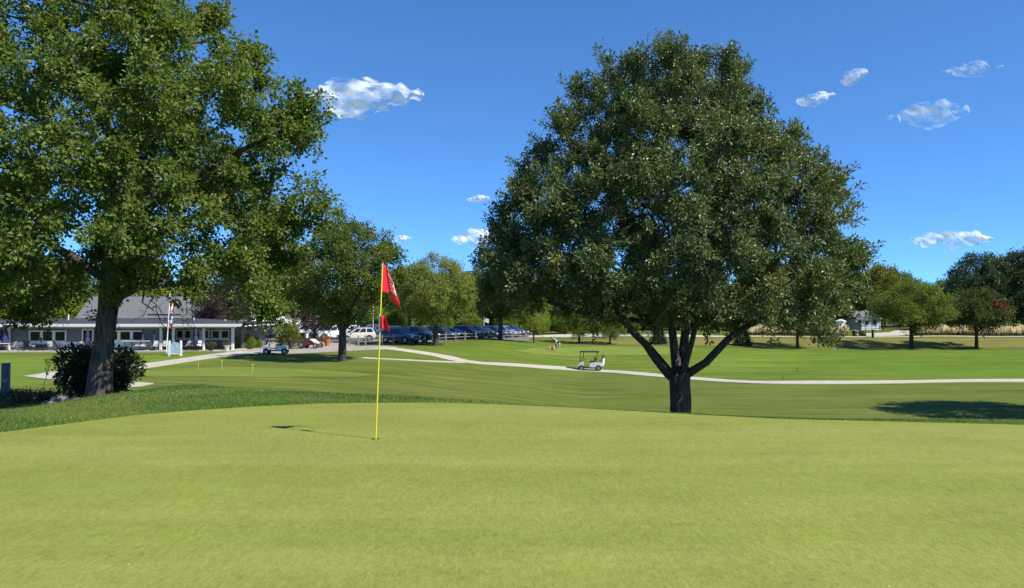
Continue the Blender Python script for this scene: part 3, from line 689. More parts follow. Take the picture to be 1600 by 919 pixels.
def woods():
    rng = random.Random(3)
    rows = [
     # px, distance, kind, scale, tint, zscale
     (8,96,'wood2',.62,(1.9,1.5,.6),.6),(62,98,'wood2',.62,(2.1,1.6,.55),.58),(105,97,'wood2',.5,(1.7,1.5,.6),.5),
     (-60,110,'wood',1.0,(.9,.9,.8),1),(30,125,'wood',1.1,(.8,.9,.7),1.1),(110,130,'wood2',1.1,(.8,.9,.8),1.1),
     (225,128,'wood2',.95,(1.5,1.4,.6),.85),(262,118,'wood',.75,(2.2,1.9,.5),.62),(300,112,'wood2',.7,(1.7,1.5,.6),.66),
     (330,128,'wood',1.0,(.9,1,.8),.9),(390,135,'wood2',1.1,(.9,1,.8),.95),(455,132,'wood',1.0,(1,1,.8),.85),
     (560,128,'wood2',.95,(1.1,1.1,.7),.8),(600,138,'wood',1.0,(1,1.05,.8),.85),(585,118,'wood2',.55,(1.5,1.5,.8),.42),(622,116,'wood2',.5,(1.5,1.5,.8),.38),
     (700,135,'wood',.95,(1.35,1.35,1.1),.88),(735,150,'wood2',1.1,(1.5,1.45,1.1),1.0),(655,150,'wood',1.0,(1.1,1.1,.8),1.0),
     (770,140,'wood',1.0,(.75,.85,.8),.9),(810,150,'wood2',1.1,(1.0,1.1,.8),.95),(760,160,'wood2',1.1,(1.6,1.5,1.0),1.05),
     (860,145,'wood',1.0,(.75,.85,.8),.85),(905,150,'wood2',1.0,(.8,.9,.8),.8),(955,150,'wood',1.0,(.7,.8,.8),.85),
     (1005,155,'wood2',1.1,(.8,.9,.8),.8),(1060,150,'wood',1.0,(.8,.9,.8),.75),(1120,155,'wood2',1.1,(.8,.9,.8),.8),
     (1180,150,'wood',1.0,(.8,.9,.8),.8),(1235,160,'wood2',1.1,(.8,.9,.7),.85),(1285,155,'wood',.95,(1.0,1.0,.7),.85),
     (1325,170,'wood2',1.1,(1.2,1.0,.6),1.0),(1378,165,'wood',1.0,(1.45,1.1,.55),1.05),(1352,185,'wood2',1.2,(.9,.9,.7),1.1),(1405,175,'wood',1.0,(1.0,1.05,.7),.98),
     (1450,180,'wood2',1.0,(1.3,1.3,.8),.9),(1485,185,'wood',1.0,(1.1,1.2,.8),.9),(1560,200,'wood2',1.5,(.6,.7,.7),1.6),(1640,190,'wood',1.4,(.6,.7,.7),1.5),
     (840,125,'wood2',.42,(1.2,1.3,.8),.3),(880,128,'wood2',.45,(1.0,1.2,.7),.28),(925,128,'wood2',.42,(1.3,1.3,.8),.26),(790,124,'wood2',.42,(1.4,1.4,.8),.3),(735,122,'wood2',.42,(1.5,1.4,.8),.3),(690,120,'wood2',.42,(1.3,1.4,.8),.3),(980,130,'wood2',.42,(.9,1.1,.7),.28),
    ]
    look = {'wood': 'rounded', 'wood2': 'bushy'}
    def tone(t): return 'golden' if t[0] > 1.6 else ('pale green' if t[0] > 1.25 else ('mid green' if t[0] > .85 else 'dark green'))
    marks = [(-100,'just outside the left edge'),(0,'at the left edge'),(55,'left of the roof vent pipe'),(100,'beside the roof vent pipe'),(160,'hidden behind the thick trunk'),(225,'above the middle of the grey roof'),(262,'over the flagpole'),(300,'at the right end of the grey roof'),(340,'above the porch'),(390,'above the left end of the white building'),(455,'behind the evergreen shrub'),(560,'left of the flagstick'),(583,'behind the light pole'),(600,'behind the large red flag'),(622,'just right of the red flag'),(655,'above the grey pickup'),(700,'right of the feathery tree'),(735,'above the maroon car'),(760,'above the teal car'),(790,'above the silver car'),(812,'above the car park exit'),(845,'behind the sapling'),(880,'above the golfers'),(905,'behind the small forked tree'),(930,'above the golf cart'),(960,'right of the golf cart'),(985,'left of the blue spruce'),(1010,'behind the blue spruce'),(1060,'behind the forked trunk'),(1120,'right of the forked trunk'),(1180,'behind the conical spruce'),(1235,'behind the plumed grass'),(1290,'left of the white shelter'),(1325,'behind the bin'),(1352,'behind the white house roof'),(1380,'right of the white house'),(1410,'behind the spreading olive tree'),(1450,'right of the spreading olive tree'),(1485,'left of the red patched tree'),(1560,'behind the big dark trees'),(1650,'at the right edge')]
    for i, (px, d, k, s, t, zs) in enumerate(rows):
        if 370 < px < 830: d += 16
        where = min(marks, key=lambda m: abs(m[0] - px))[1]
        sz = 'low' if zs < .5 else ('tall' if zs > 1.0 else 'mid-sized')
        dd = 'far' if d > 145 else 'background'
        plant(k, px, d, f'{sz} {tone(t)} {look[k]} {dd} tree {where}', 'trees of the wood behind', rng.uniform(0, 6.28), s, t, zs)
    # far wood closing the horizon
    rng2 = np.random.default_rng(9)
woods()

def far_wood():
    rng = np.random.default_rng(17); n = 90000
    x = rng.uniform(-420, 420, n); y = 250 + rng.uniform(0, 25, n) + 20 * np.sin(x * .03)
    top = 7.5 + 2.2 * np.sin(x * .11) + 1.6 * np.sin(x * .31 + 2) + 1.2 * np.sin(x * .73)
    zz = -2 + top * np.sqrt(rng.random(n)) * (1 - .3 * rng.random(n))
    dr = rng.normal(size=(n, 3))
    lm = leaves(np.stack([x, y, zz], 1), dr, 1.0, .7, rng, L_GREEN, 'far_wood', np.interp(np.sin(x * .2), [-1, 1], [0, .95]))
    tag(link('far_wood', lm), 'distant dark green wood along the horizon', 'wood', kind='stuff')
far_wood()

def spruce(seed, h, r, lay=26, mat=L_NEEDLE, n=9000):
    rng = np.random.default_rng(seed); t = rng.random(n) ** .75; z = h * (.04 + .96 * (1 - (1 - t) * 1.0)); z = h * (1 - np.sqrt(1 - rng.random(n)) ) if False else h * (1 - np.sqrt(rng.random(n))) 
    z = h * .03 + z * .97; rr = r * (1 - z / h) ** .85 * (1 + .16 * np.sin(z * 2 * math.pi * lay / h / 2.2)) * (1 + .1 * rng.normal(size=n))
    th = rng.random(n) * 2 * math.pi; lob = 1 + .13 * np.sin(th * 7 + z * 5); q = np.sqrt(rng.uniform(.35, 1, n)); R_ = rr * lob * q
    P = np.stack([R_ * np.cos(th), R_ * np.sin(th), z - .12 * R_], 1)
    dr = np.stack([np.cos(th), np.sin(th), np.full(n, .25)], 1) + rng.normal(size=(n, 3)) * .4
    return tubes([([(0, 0, -.2), (0, 0, h * .5), (0, 0, h * .97)], [.14, .08, .02])], 'spruce_stem', MT['bark_dark']), leaves(P, dr, .17, .35, rng, mat, 'spruce_needles', curl=.1)
sb, sl_ = spruce(41, 3.3, 1.35)
for px, d, s, lab in ((1029, 106.5, .92, 'dark blue green spruce on the bank, seen left of the forked trunk'), (1160, 105.5, 1.0, 'dark conical spruce standing alone on the bank right of the forked trunk')):
    tree_thing(D(px, d), sb, sl_, lab, name='spruce_tree', rz=px * .1, sc=s)

def shrub(seed, w, h, leaf, mat, n, deep=.9, lobes=14, stems=10):
    rng = np.random.default_rng(seed); P = []; hue = []
    for k in range(lobes):
        a = rng.random() * 2 * math.pi; q = rng.random() ** .5 * .62; c = np.array([w / 2 * q * math.cos(a), w / 2 * deep * q * math.sin(a), h * rng.uniform(.25, .72)]); rad = np.array([w * .24, w * .24 * deep, h * .28]) * rng.uniform(.7, 1.25)
        m = n // lobes; v = rng.normal(size=(m, 3)); v /= np.linalg.norm(v, axis=1)[:, None]; P.append(c + v * rad * (rng.uniform(.3, 1, m) ** .5)[:, None]); hue.append(np.full(m, rng.random()))
    P = np.concatenate(P); P[:, 2] = np.abs(P[:, 2]) + .02; hue = np.concatenate(hue)
    dr = P - np.array([0, 0, h * .35]) + rng.normal(size=P.shape) * .5
    st = [([(0, 0, -.1), tuple(rng.normal(size=3) * np.array([w * .1, w * .1, 0]) + np.array([0, 0, h * .4])), tuple(np.array([rng.uniform(-.35, .35) * w, rng.uniform(-.3, .3) * w, h * .75]))], [.03, .02, .008]) for _ in range(stems)]
    return tubes(st, 'stems', MT['bark_dark'], 5), leaves(P, dr, leaf, .6, rng, mat, 'shrub_leaves', hue)
def bush(pos, sh, label, rz=0., sc=1., tint=None, name='shrub', cat='shrub', zs=None):
    t = empty(name, pos, rz, label, cat); t.scale = (sc, sc, zs or sc); link('stem', sh[0], t); o = link('foliage', sh[1], t); o['kind'] = 'stuff'
    if tint: o.color = (*tint, 1)
    return t
L_BUSH = leaf_mat('shrub_leaf', (.022, .042, .016), (.055, .07, .025), (.10, .05, .03), .12, .38, .15, .5)
s1 = shrub(51, 2.5, 1.75, .10, L_BUSH, 15000)
bush(D(157, 22.4, -.15), s1, 'dark glossy shrub growing round the trunk of the tall left tree', sc=1.0)
s2 = shrub(52, 2.9, 2.9, .11, L_YEW, 16000, lobes=24)
bush(D(451, 79), s2, 'olive green evergreen shrub on the island between clubhouse drive and car park', sc=1.0)
s3 = shrub(53, 2.4, 1.6, .11, L_GREEN, 7000)
bush(D(382, 78), s3, 'loose green shrub at the right end of the clubhouse porch', sc=1.0, tint=(1.4, 1.4, .8))
bush(D(398, 81), s3, 'second green shrub right of the porch, beside the white post', sc=.8, tint=(1.1, 1.2, .8), rz=1.3)
bush(D(1347, 119), s3, 'dark shrub beside the rubbish bin', sc=.55, tint=(.7, .8, .7), rz=2)

# ornamental grass with cream plumes along the road
def plume_grass():
    rng = np.random.default_rng(61); P, Dr, hue, S = [], [], [], []
    V, F, vv, hh = [], [], [], []; nb = 0
    spans = [(1165, 1325, 118.6), (1436, 2050, 119.4)]
    for a, b, d in spans:
        x0 = (a - 800) / FPX * d; x1 = (b - 800) / FPX * d; m = int((x1 - x0) * 110)
        x = rng.uniform(x0, x1, m); y = d + rng.uniform(0, 2.4, m); z = f(x, y)
        hgt = (1.4 + .3 * np.sin(x * 1.9) + rng.normal(size=m) * .15).clip(.6, 1.9)
        lean = rng.normal(size=(m, 2)) * .18
        base = np.stack([x, y, z], 1); tip = base + np.stack([lean[:, 0], lean[:, 1], hgt], 1); s = rng.normal(size=(m, 3)); s[:, 2] = 0; s /= np.linalg.norm(s, axis=1)[:, None]
        mid = base + (tip - base) * .30
        # leaf blade
        V.append(np.stack([base - s * .03, base + s * .03, mid + s * .02 + lean[:, :1] * .3, mid - s * .02], 1).reshape(-1, 3)); F.append(nb + np.arange(m)[:, None] * 4 + np.array([0, 1, 2, 3])); nb += m * 4; vv.append(np.full(m * 4, .0)); hh.append(np.repeat(rng.random(m), 4))
        # plume
        V.append(np.stack([mid, mid + (tip - mid) * .55 + s * .13, tip, mid + (tip - mid) * .55 - s * .13], 1).reshape(-1, 3)); F.append(nb + np.arange(m)[:, None] * 4 + np.array([0, 1, 2, 3])); nb += m * 4; vv.append(np.full(m * 4, 1.)); hh.append(np.repeat(rng.random(m), 4))
    me = np_mesh('plume_grass', np.concatenate(V), [np.concatenate(F)], [leaf_mat('plume', (.15, .14, .05), (.62, .52, .45), None, 0, .8, .3, .1)], attrs={'v': np.concatenate(vv), 'h': np.concatenate(hh)})
    tag(link('ornamental_grass', me), 'hedge of ornamental grass with cream plumes along the road', 'grass', kind='stuff')
plume_grass()

# rough grass blades on the collar of the green and its shoulder
def blades(name, label, region, n, h, w, cmat, seed, avoid=None, keep=None):
    rng = np.random.default_rng(seed); (x0, x1), (y0, y1) = region
    x = rng.uniform(x0, x1, n); y = y0 + (y1 - y0) * rng.random(n) ** 1.15
    ok = ~inside(avoid, x, y) if avoid is not None else np.ones(n, bool)
    if keep is not None: ok &= inside(keep, x, y)
    ok &= np.abs(x) < y * .82 + 1
    x, y = x[ok], y[ok]; m = len(x); z = f(x, y); th = rng.random(m) * 6.283
    hh = h * rng.uniform(.5, 1.3, m) * (1 + .35 * np.sin(x * 1.1) * np.sin(y * 1.7)); ww = w * (.6 + y / 14)
    s = np.stack([np.cos(th), np.sin(th), 0 * th], 1) * ww[:, None] / 2; b = np.stack([x, y, z - .003], 1)
    t = b + np.stack([rng.normal(size=m) * hh * .55, rng.normal(size=m) * hh * .55, hh], 1)
    V = np.stack([b - s, b + s, t], 1).reshape(-1, 3); F = np.arange(m * 3).reshape(-1, 3)
    hue = np.repeat((.5 + .5 * np.sin(x * .9 + 2 * np.sin(y * .6))).clip(0, 1), 3)
    me = np_mesh(name, V, [F], [cmat], attrs={'v': np.repeat(rng.random(m), 3), 'h': hue})
    tag(link(name, me), label, 'grass', kind='stuff')
L_BLADE = leaf_mat('rough_blade', (.062, .11, .022), (.13, .19, .045), (.16, .20, .05), .3, .6, .3, .25)
blades('rough_grass', 'longer dark green rough grass round the putting green', ((-15, 17), (8.5, 23)), 460000, .031, .009, L_BLADE, 71, avoid=GREEN)

# ------------------------------------------------------------------ flagstick, flags and cup
RED = M('flag_red', (.62, .014, .03), .6, .12, 5)
FWHITE = M('flag_white', (.80, .74, .74), .6, .06, 5)
def cloth(name, grid, mat, parent, print_fn=None, th=.002, mat2=None):
    """a folded cloth: rows of points from the hoist to the fly"""
    nr, nc = len(grid), len(grid[0]); V = [tuple(p) for r in grid for p in r]
    F, mi = [], []
    for i in range(nr - 1):
        for j in range(nc - 1):
            F.append((i * nc + j, i * nc + j + 1, (i + 1) * nc + j + 1, (i + 1) * nc + j)); mi.append(1 if print_fn and print_fn(i / (nr - 1), j / (nc - 1)) else 0)
    me = bpy.data.meshes.new(name); me.from_pydata(V, [], F); me.materials.append(mat)
    if mat2: me.materials.append(mat2)
    for p, m_ in zip(me.polygons, mi): p.material_index = m_; p.use_smooth = True
    o = link(name, me, parent); md = o.modifiers.new('solid', 'SOLIDIFY'); md.thickness = th; md.offset = 0
    return o
def flagstick():
    base = G(587, 688); base.z = .006
    t = empty('flagstick', base, 0, 'yellow flagstick with red flags standing in the cup on the putting green', 'flagstick')
    d = base.y; top = at(597.5, 413.5, d) - base; axis = top.normalized()
    L = top.length
    pole = MB(); pole.bar(axis * -.12, axis * L, .0095, 10, .0075); pole.build('pole', MT['yellow'], t, True)
    MB().bar(axis * (L - .003), axis * (L + .012), .010, 10).build('pole_tip', MT['white'], t, True)
    pt = lambda px, py, off=0.: (at(px, py, d + off) - base)
    # large folded flag: dark near fold by the pole, printed outer fold hanging down to the right
    def lerp(a, b, t_): return a + (b - a) * t_
    rows = []
    n = 15
    for i in range(n):
        v = i / (n - 1)
        hoist = pt(lerp(596.8, 594.5, v), lerp(414.5, 455.5, v), .0)
        m1 = pt(lerp(599.5, 601.5, v), lerp(414.3, 458, v), .04 + .05 * v)
        fold = pt(lerp(602.0, 609.5, v), lerp(414.2, 459.0, v), .06 + .16 * v)
        mid = pt(lerp(607.5, 612.5, v), lerp(426, 472, v), .10 + .16 * v)
        fly = pt(lerp(613.5, 626.0, v) if v < .999 else 626, lerp(438, 481, v), lerp(.16, .30, v) + .02 * math.sin(5 * v))
        ctl = [hoist, m1, fold, mid, fly]; row = []
        for s in range(4):
            for k in range(6): row.append(ctl[s].lerp(ctl[s + 1], k / 6))
        row.append(ctl[4]); rows.append(row)
    fl = cloth('flag', rows, RED, t); fl['label'] = 'large red flag folded round the pole with white lettered patch'
    # white printed patch with small red strokes on the outer fold, laid 2 mm proud
    def onflag(u, v):
        i = v * (n - 1); j = u * 24; i0, j0 = min(int(i), n - 2), min(int(j), 23); a, b = i - i0, j - j0
        p = rows[i0][j0] * (1 - a) * (1 - b) + rows[i0 + 1][j0] * a * (1 - b) + rows[i0][j0 + 1] * (1 - a) * b + rows[i0 + 1][j0 + 1] * a * b
        return p
    def patch(name, u0, u1, v0, v1, mat, off, parent, wav=0.):
        g = []
        for i in range(9):
            v = v0 + (v1 - v0) * i / 8; r_ = []
            for j in range(6):
                u = u0 + (u1 - u0) * j / 5; p = onflag(min(u, 1), min(v, 1)); r_.append(p + Vector((.15, -1, .1)).normalized() * off)
            g.append(r_)
        return cloth(name, g, mat, parent, th=.001)
    patch('printed_patch', .66, .96, .10, .64, FWHITE, .006, fl)
    marks = MB(); q = lambda u, v: onflag(u, v) + Vector((.15, -1, .1)).normalized() * .009
    rr = random.Random(4)
    for k, v0 in enumerate((.15, .25, .35, .45, .54)):
        w0, w1 = (.71, .92)
        for a, b in (((w0, v0), (w1, v0)), ((w0, v0), (w0, v0 + .06)), (((w0 + w1) / 2, v0), ((w0 + w1) / 2, v0 + .05)), ((w1, v0), (w1, v0 + .06)))[: 4 if k % 2 == 0 else 3]:
            marks.bar(q(*a), q(*b), .0042, 4)
    marks.build('printed_letters', RED, fl)
    # small marker flag lower down on its white sleeve
    s0, s1 = pt(592.3, 516), pt(593.0, 491.5); MB().bar(s0, s1, .0065, 8).build('sleeve', MT['white'], t, True)
    rows2 = []
    for i in range(9):
        v = i / 8
        ctl = [pt(lerp(593.6, 592.8, v), lerp(492.5, 513, v)), pt(lerp(596, 597, v), lerp(493.5, 514.5, v), -.03), pt(lerp(600, 602.5, v), lerp(494, 515.5, v), .03), pt(lerp(603, 609, v), lerp(497, 518.5, v), -.02)]
        row = []
        for s in range(3):
            for k in range(4): row.append(ctl[s].lerp(ctl[s + 1], k / 4))
        row.append(ctl[3]); rows2.append(row)
    cloth('marker_flag', rows2, RED, t)['label'] = 'small red marker flag half way up the pole'
    c = empty('golf_cup', (base.x, base.y, 0), 0, 'golf hole with a white liner cut into the putting green under the flagstick', 'golf hole')
    m = MB(); n_ = 24; vs = []
    for (r, z) in ((.0535, .004), (.0535, -.02), (.0535, -.16)): vs += [(r * math.cos(6.2832 * i / n_), r * math.sin(6.2832 * i / n_), z) for i in range(n_)]
    m.add(vs[:2 * n_], [(i, (i + 1) % n_, n_ + (i + 1) % n_, n_ + i) for i in range(n_)]); m.build('soil_rim', MT['mulch'], c)
    m = MB(); vv = vs[n_:]; m.add(vv, [(i, (i + 1) % n_, n_ + (i + 1) % n_, n_ + i) for i in range(n_)] + [tuple(range(n_, 2 * n_))]); m.build('cup_liner', MT['cup_white'], c)
flagstick()

# ------------------------------------------------------------------ clubhouse
def quad_on(a, b, c_, d_, u0, u1, v0, v1, off):
    """panel on the quad a(bottom-left) b(bottom-right) c(top-right) d(top-left)"""
    a, b, c_, d_ = map(Vector, (a, b, c_, d_)); n = (b - a).cross(d_ - a).normalized() * off
    P = lambda u, v: (a * (1 - u) + b * u) * (1 - v) + (d_ * (1 - u) + c_ * u) * v + n
    return [P(u0, v0), P(u1, v0), P(u1, v1), P(u0, v1)], n.normalized()
def clubhouse():
    Y0 = 75.0; zf = float(f(-38, 74)) + .12
    X = lambda px, d=Y0: (px - 800) / FPX * d
    Zp = lambda py, d: CAM_Z - d * (py - 485) / FPX
    t = empty('clubhouse', (X(180), Y0, zf - .12), 0, 'long low clubhouse with grey siding, white lower wall and covered porch', 'building')
    bx, by, bz = t.location
    def L(x, y, z): return (x - bx, y - by, z - bz)
    def box(m, x0, x1, y0, y1, z0, z1): return m.box(L((x0 + x1) / 2, (y0 + y1) / 2, (z0 + z1) / 2), (x1 - x0, y1 - y0, z1 - z0))
    xl, xr = X(-260), X(372)
    zs = Zp(535.5, Y0)            # top of the white lower wall
    ze = Zp(510.5, 73.6)           # underside of the fascia
    x15, x250 = X(17), X(251)
    # walls: main front with its lower white part, porch back wall, ends
    m = MB(); box(m, x15, x250, Y0, Y0 + .2, zs, ze + .12); m.build('wall', MT['siding'], t)
    m = MB(); box(m, x15, x250, Y0 - .04, Y0 + .2, zf, zs); m.build('lower_wall', MT['wainscot'], t)
    # each siding board on the lower wall, a thin lap
    lap = MB(); lap.box((0, 0, 0), (x250 - x15, .02, .14)); lap_me = lap.mesh('lap_board', MT['wainscot'])
    for k in range(4):
        o = link('lap_board', lap_me, t); o.location = L((x15 + x250) / 2, Y0 - .052 + 0, zf + .12 + k * .2); o.rotation_euler = (R(-5), 0, 0)
    lap = MB(); lap.box((0, 0, 0), (x250 - x15, .02, .15)); lap_me = lap.mesh('siding_board', MT['siding'])
    for a_, b_ in ((X(-250), x15), (x250, xr - .4)): m = MB(); box(m, a_, b_, Y0 + 2.6, Y0 + 2.8, zf, ze + .12); m.build('porch_wall', MT['siding'], t)
    for a_, b_, c_, d_ in ((x15, x15 + .2, Y0 + .2, Y0 + 2.6), (x250 - .2, x250, Y0 + .2, Y0 + 2.6), (xr - .4, xr - .2, Y0 + 2.0, Y0 + 9)): m = MB(); box(m, a_, b_, c_, d_, zf, ze + .12); m.build('end_wall', MT['siding'], t)
    # porch and patio slab
    # eave: white fascia and pale soffit beam
    m = MB(); box(m, xl, X(381, 73.6), 73.5, 73.62, ze, ze + .27); m.build('fascia', MT['white'], t)
    m = MB(); box(m, xl, X(381, 73.6) - .05, 73.62, Y0 + 2.6, ze + .13, ze + .17); m.build('soffit', MT['offwhite'], t)
    m = MB(); box(m, xl, X(372), 74.2, 74.5, ze - .17, ze + .13); m.build('porch_beam', MT['offwhite'], t)
    m = MB(); box(m, X(381, 73.6), X(381, 73.6) + .12, 73.5, 83, ze, ze + .27); m.build('fascia', MT['white'], t)
    # low dark roof, hipped at the right end
    e0 = ze + .275; r0 = Zp(497.5, 83)
    pts = [L(xl, 73.56, e0), L(X(381, 73.6) + .14, 73.56, e0), L(X(381, 73.6) + .14, 84, e0), L(X(300, 84), 84, r0), L(X(108, 84), 84, r0), L(X(20, 84), 84, e0 + .25), L(xl, 84, e0 + .1)]
    me = MB(); me.add(pts + [(p[0], p[1], p[2] - .12) for p in pts], [(0, 1, 3, 4), (1, 2, 3), (0, 4, 5), (0, 5, 6), (7, 13, 12, 11, 10, 8), (8, 10, 9)] + [(i, (i + 1) % 7, 7 + (i + 1) % 7, 7 + i) for i in range(7)])
    me.build('low_roof', MT['shingle_dark'], t)
    # taller block with the light grey roof
    d1, d2 = 84.0, 90.0; zl, zh = Zp(497, d1), Zp(463, d2)
    A = [L(X(116, d1), d1, zl - .1), L(X(292, d1), d1, zl - .1), L(X(290, d2), d2, zh), L(X(142, d2), d2, zh)]
    back = [L(X(292, d1), 96, zl - .1), L(X(116, d1), 96, zl - .1)]
    m = MB(); m.add(A + back, [(0, 1, 2, 3), (1, 4, 2), (4, 5, 3, 2), (5, 0, 3), (0, 5, 4, 1)]); rf = m.build('upper_roof', MT['shingle'], t)
    m = MB(); 
    for k in range(12):
        v = (k + .5) / 12; p, n = quad_on(*A, .004, .996, v - .004, v + .002, .012); m.prism(p, n * -.02)
    m.build('shingle_course', MT['shingle'], rf)['kind'] = 'stuff'
    m = MB(); m.bar(A[3], A[2], .09, 6); m.build('ridge_cap', MT['shingle_dark'], rf)
    m = MB(); m.box(L(X(262, 84), 83.2, Zp(492, 83.2)), (3.2, 1.2, .16)); m.build('roof_unit', MT['plastic_dark'], t)
    m = MB(); box(m, X(118, d1), X(291, d1), 84.3, 95.6, zf, zl - .1); m.build('upper_wall', MT['siding'], t)
    for px, py in ((107, 487), (352, 497), (303, 494)):
        m = MB(); m.bar(L(X(px, 80), 80, Zp(505, 80)), L(X(px, 80), 80, Zp(py + 2, 80)), .06, 8); m.build('vent_pipe', MT['white'], t)
    # posts
    for px, yy in ((14, 74.35), (252, 74.35), (271.5, 74.35), (318.5, 74.35), (364, 74.35), (-60, 74.35)):
        m = MB(); box(m, X(px, yy) - .11, X(px, yy) + .11, yy - .11, yy + .11, zf + .003, ze - .17); m.build('porch_post', MT['white'], t)
    # windows: frame, mullions and panes
    def window(px0, px1, py0, py1, cells, yw, name='window', frame=MT['white']):
        d = yw; x0, x1, z0, z1 = X(px0, d), X(px1, d), Zp(py1, d), Zp(py0, d); fr = .13
        m = MB(); box(m, x0, x1, yw - .09, yw - .005, z1 - fr, z1); box(m, x0, x1, yw - .09, yw - .005, z0, z0 + fr)
        n = len(cells); xs = [x0 + (x1 - x0) * c for c in cells]
        for i, xx in enumerate(xs):
            w = fr if i in (0, n - 1) else .30
            a = xx if i == 0 else (xx - w if i == n - 1 else xx - w / 2); box(m, a, a + w, yw - .088, yw - .006, z0 + fr, z1 - fr)
        o = m.build(name, frame, t)
        for a, b in zip(xs, xs[1:]):
            g = MB(); box(g, a + .05, b - .05, yw - .05, yw - .03, z0 + .06, z1 - .06); g.build('pane', MT['glass'], o)
        s = MB(); box(s, x0 - .06, x1 + .06, yw - .14, yw - .003, z0 - .08, z0 - .002); s.build('sill', MT['white'], o)
        return o
    window(46.5, 104.5, 516.5, 534.5, (0, .333, .667, 1), Y0)
    window(167, 226, 516.5, 533, (0, .333, .667, 1), Y0)
    window(129, 147, 514, 536.5, (0, 1), Y0, 'tall_window')
    for px0, px1, c in ((276, 300, (0, .5, 1)), (300.5, 328, (0, .5, 1)), (331, 359, (0, .5, 1))):
        window(px0, px1, 515.5, 530, c, Y0 + 2.6, 'porch_window', MT['offwhite'])
    window(254, 270, 514, 541, (0, .5, 1), Y0 + 2.6, 'glass_door', MT['offwhite'])
    window(-40, 8, 514, 541, (0, .3, .65, 1), Y0 + 2.6, 'glass_door', MT['offwhite'])
    # downpipe at the left porch corner
    m = MB(); m.tube([L(X(12), 73.7, ze), L(X(15.5), 74.6, ze - .35), L(X(16.5), 74.85, ze - .5), L(X(16.5), 74.85, zf + .3)], .05, 6); m.build('downpipe', MT['white'], t)
    # patio slab as setting
    sl = MB(); xa, xb = X(-260), X(372); sl.prism([(xa, 71.6, zf), (xb, 72.4, zf), (xb, Y0 + 2.6, zf), (xa, Y0 + 2.6, zf)], (0, 0, -.55)); tag(sl.build('patio', MT['concrete']), kind='structure')
    return zf
ZF = clubhouse()
XC = lambda px, d: (px - 800) / FPX * d

def sling_chair(name='patio_chair', seat=MT['offwhite'], lean=.22):
    t = empty(name, (0, 0, 0)); m = MB(); bk = MT['black']
    for sx in (-1, 1):
        a = MB(); a.tube([(sx * .26, .24, 0), (sx * .26, .22, .62), (sx * .26, -.2, .62)], .018); a.build('leg', bk, t)
        a = MB(); a.tube([(sx * .26, -.30, 0), (sx * .26, -.2, .42), (sx * .24, -.2 - lean, .95)], .018); a.build('leg', bk, t)
    MB().prism([(-.24, .22, .42), (.24, .22, .42), (.24, -.2, .40), (-.24, -.2, .40)], (0, 0, .03)).build('seat', seat, t)
    MB().prism([(-.23, -.2, .44), (.23, -.2, .44), (.23, -.2 - lean, .95), (-.23, -.2 - lean, .95)], (0, .03, 0)).build('backrest', seat, t)
    MB().tube([(-.26, -.2 - lean, .96), (.26, -.2 - lean, .96)], .018).build('back_frame', bk, t)
    return t
def lounge_chair():
    t = empty('lounge_chair', (0, 0, 0)); bk = MT['black']
    for sx in (-1, 1):
        MB().tube([(sx * .3, .45, .0), (sx * .3, -.35, .42)], .03).build('leg', bk, t); MB().tube([(sx * .3, -.5, 0), (sx * .3, .1, .36)], .03).build('leg', bk, t)
        MB().tube([(sx * .32, .35, .55), (sx * .32, -.4, .55)], .03).build('armrest', bk, t)
    MB().prism([(-.28, .4, .36), (.28, .4, .36), (.28, -.2, .26), (-.28, -.2, .26)], (0, 0, .05)).build('seat', bk, t)
    for k in range(5): MB().prism([(-.27 + k * .11, -.2, .28), (-.19 + k * .11, -.2, .28), (-.19 + k * .11, -.58, 1.0), (-.27 + k * .11, -.58, 1.0)], (0, .03, .01)).build('back_slat', bk, t)
    return t
def put(proto, loc, rz, label, cat, group=None, first=[]):
    o = copy_tree(proto); o.location = loc; o.rotation_euler.z = rz; tag(o, label, cat, group); return o
def drop(proto):
    for c in list(proto.children): drop(c)
    bpy.data.objects.remove(proto)
pc, pw, lc = sling_chair(), sling_chair(seat=MT['white']), lounge_chair()
G1 = 'chairs on the clubhouse patio'
for px, d, rz, p, lab, cat in [
  (37.5, 73.0, 1.3, lc, 'black reclining chair at the left end of the group round the fire table', 'chair'),
  (94, 73.0, -1.3, lc, 'black reclining chair at the right end of the group round the fire table', 'chair'),
  (52, 73.9, -.5, pw, 'white chair left of the dark fire table', 'chair'), (79, 73.9, .5, pw, 'white chair right of the dark fire table', 'chair'),
  (46, 74.2, -.2, lc, 'black chair close to the wall between the recliner and the white chair', 'chair'),
  (19, 73.3, 1.7, pc, 'pale sling chair beside the white downpipe', 'chair'), (8.5, 73.8, -.9, pc, 'pale sling chair on the left porch behind the low table', 'chair'),
  (-6, 73.4, 1.2, pc, 'sling chair at the left edge of the photo', 'chair'),
  (213, 73.2, 3.0, pc, 'leftmost pale sling chair in the row right of the tall tree', 'chair'), (223, 73.2, 3.2, pc, 'second pale sling chair in the row right of the tall tree', 'chair'),
  (241, 73.2, 3.0, pc, 'third pale sling chair in the row, left of the porch post', 'chair'), (255, 73.3, 2.9, pc, 'pale sling chair in front of the first porch post beside the flagpole', 'chair'),
  (291, 73.8, 2.6, pc, 'pale sling chair under the closed umbrella on the porch', 'chair'), (300, 74.4, 3.3, pc, 'chair at the back of the porch left of the closed umbrella', 'chair'),
  (312, 73.6, 3.6, pw, 'white chair left of the middle porch post', 'chair'), (122, 73.2, 1.4, pc, 'pale sling chair just left of the tree shrub', 'chair')]:
    put(p, (XC(px, d), d, ZF), rz, lab, cat, G1)
for p in (pc, pw, lc): drop(p)
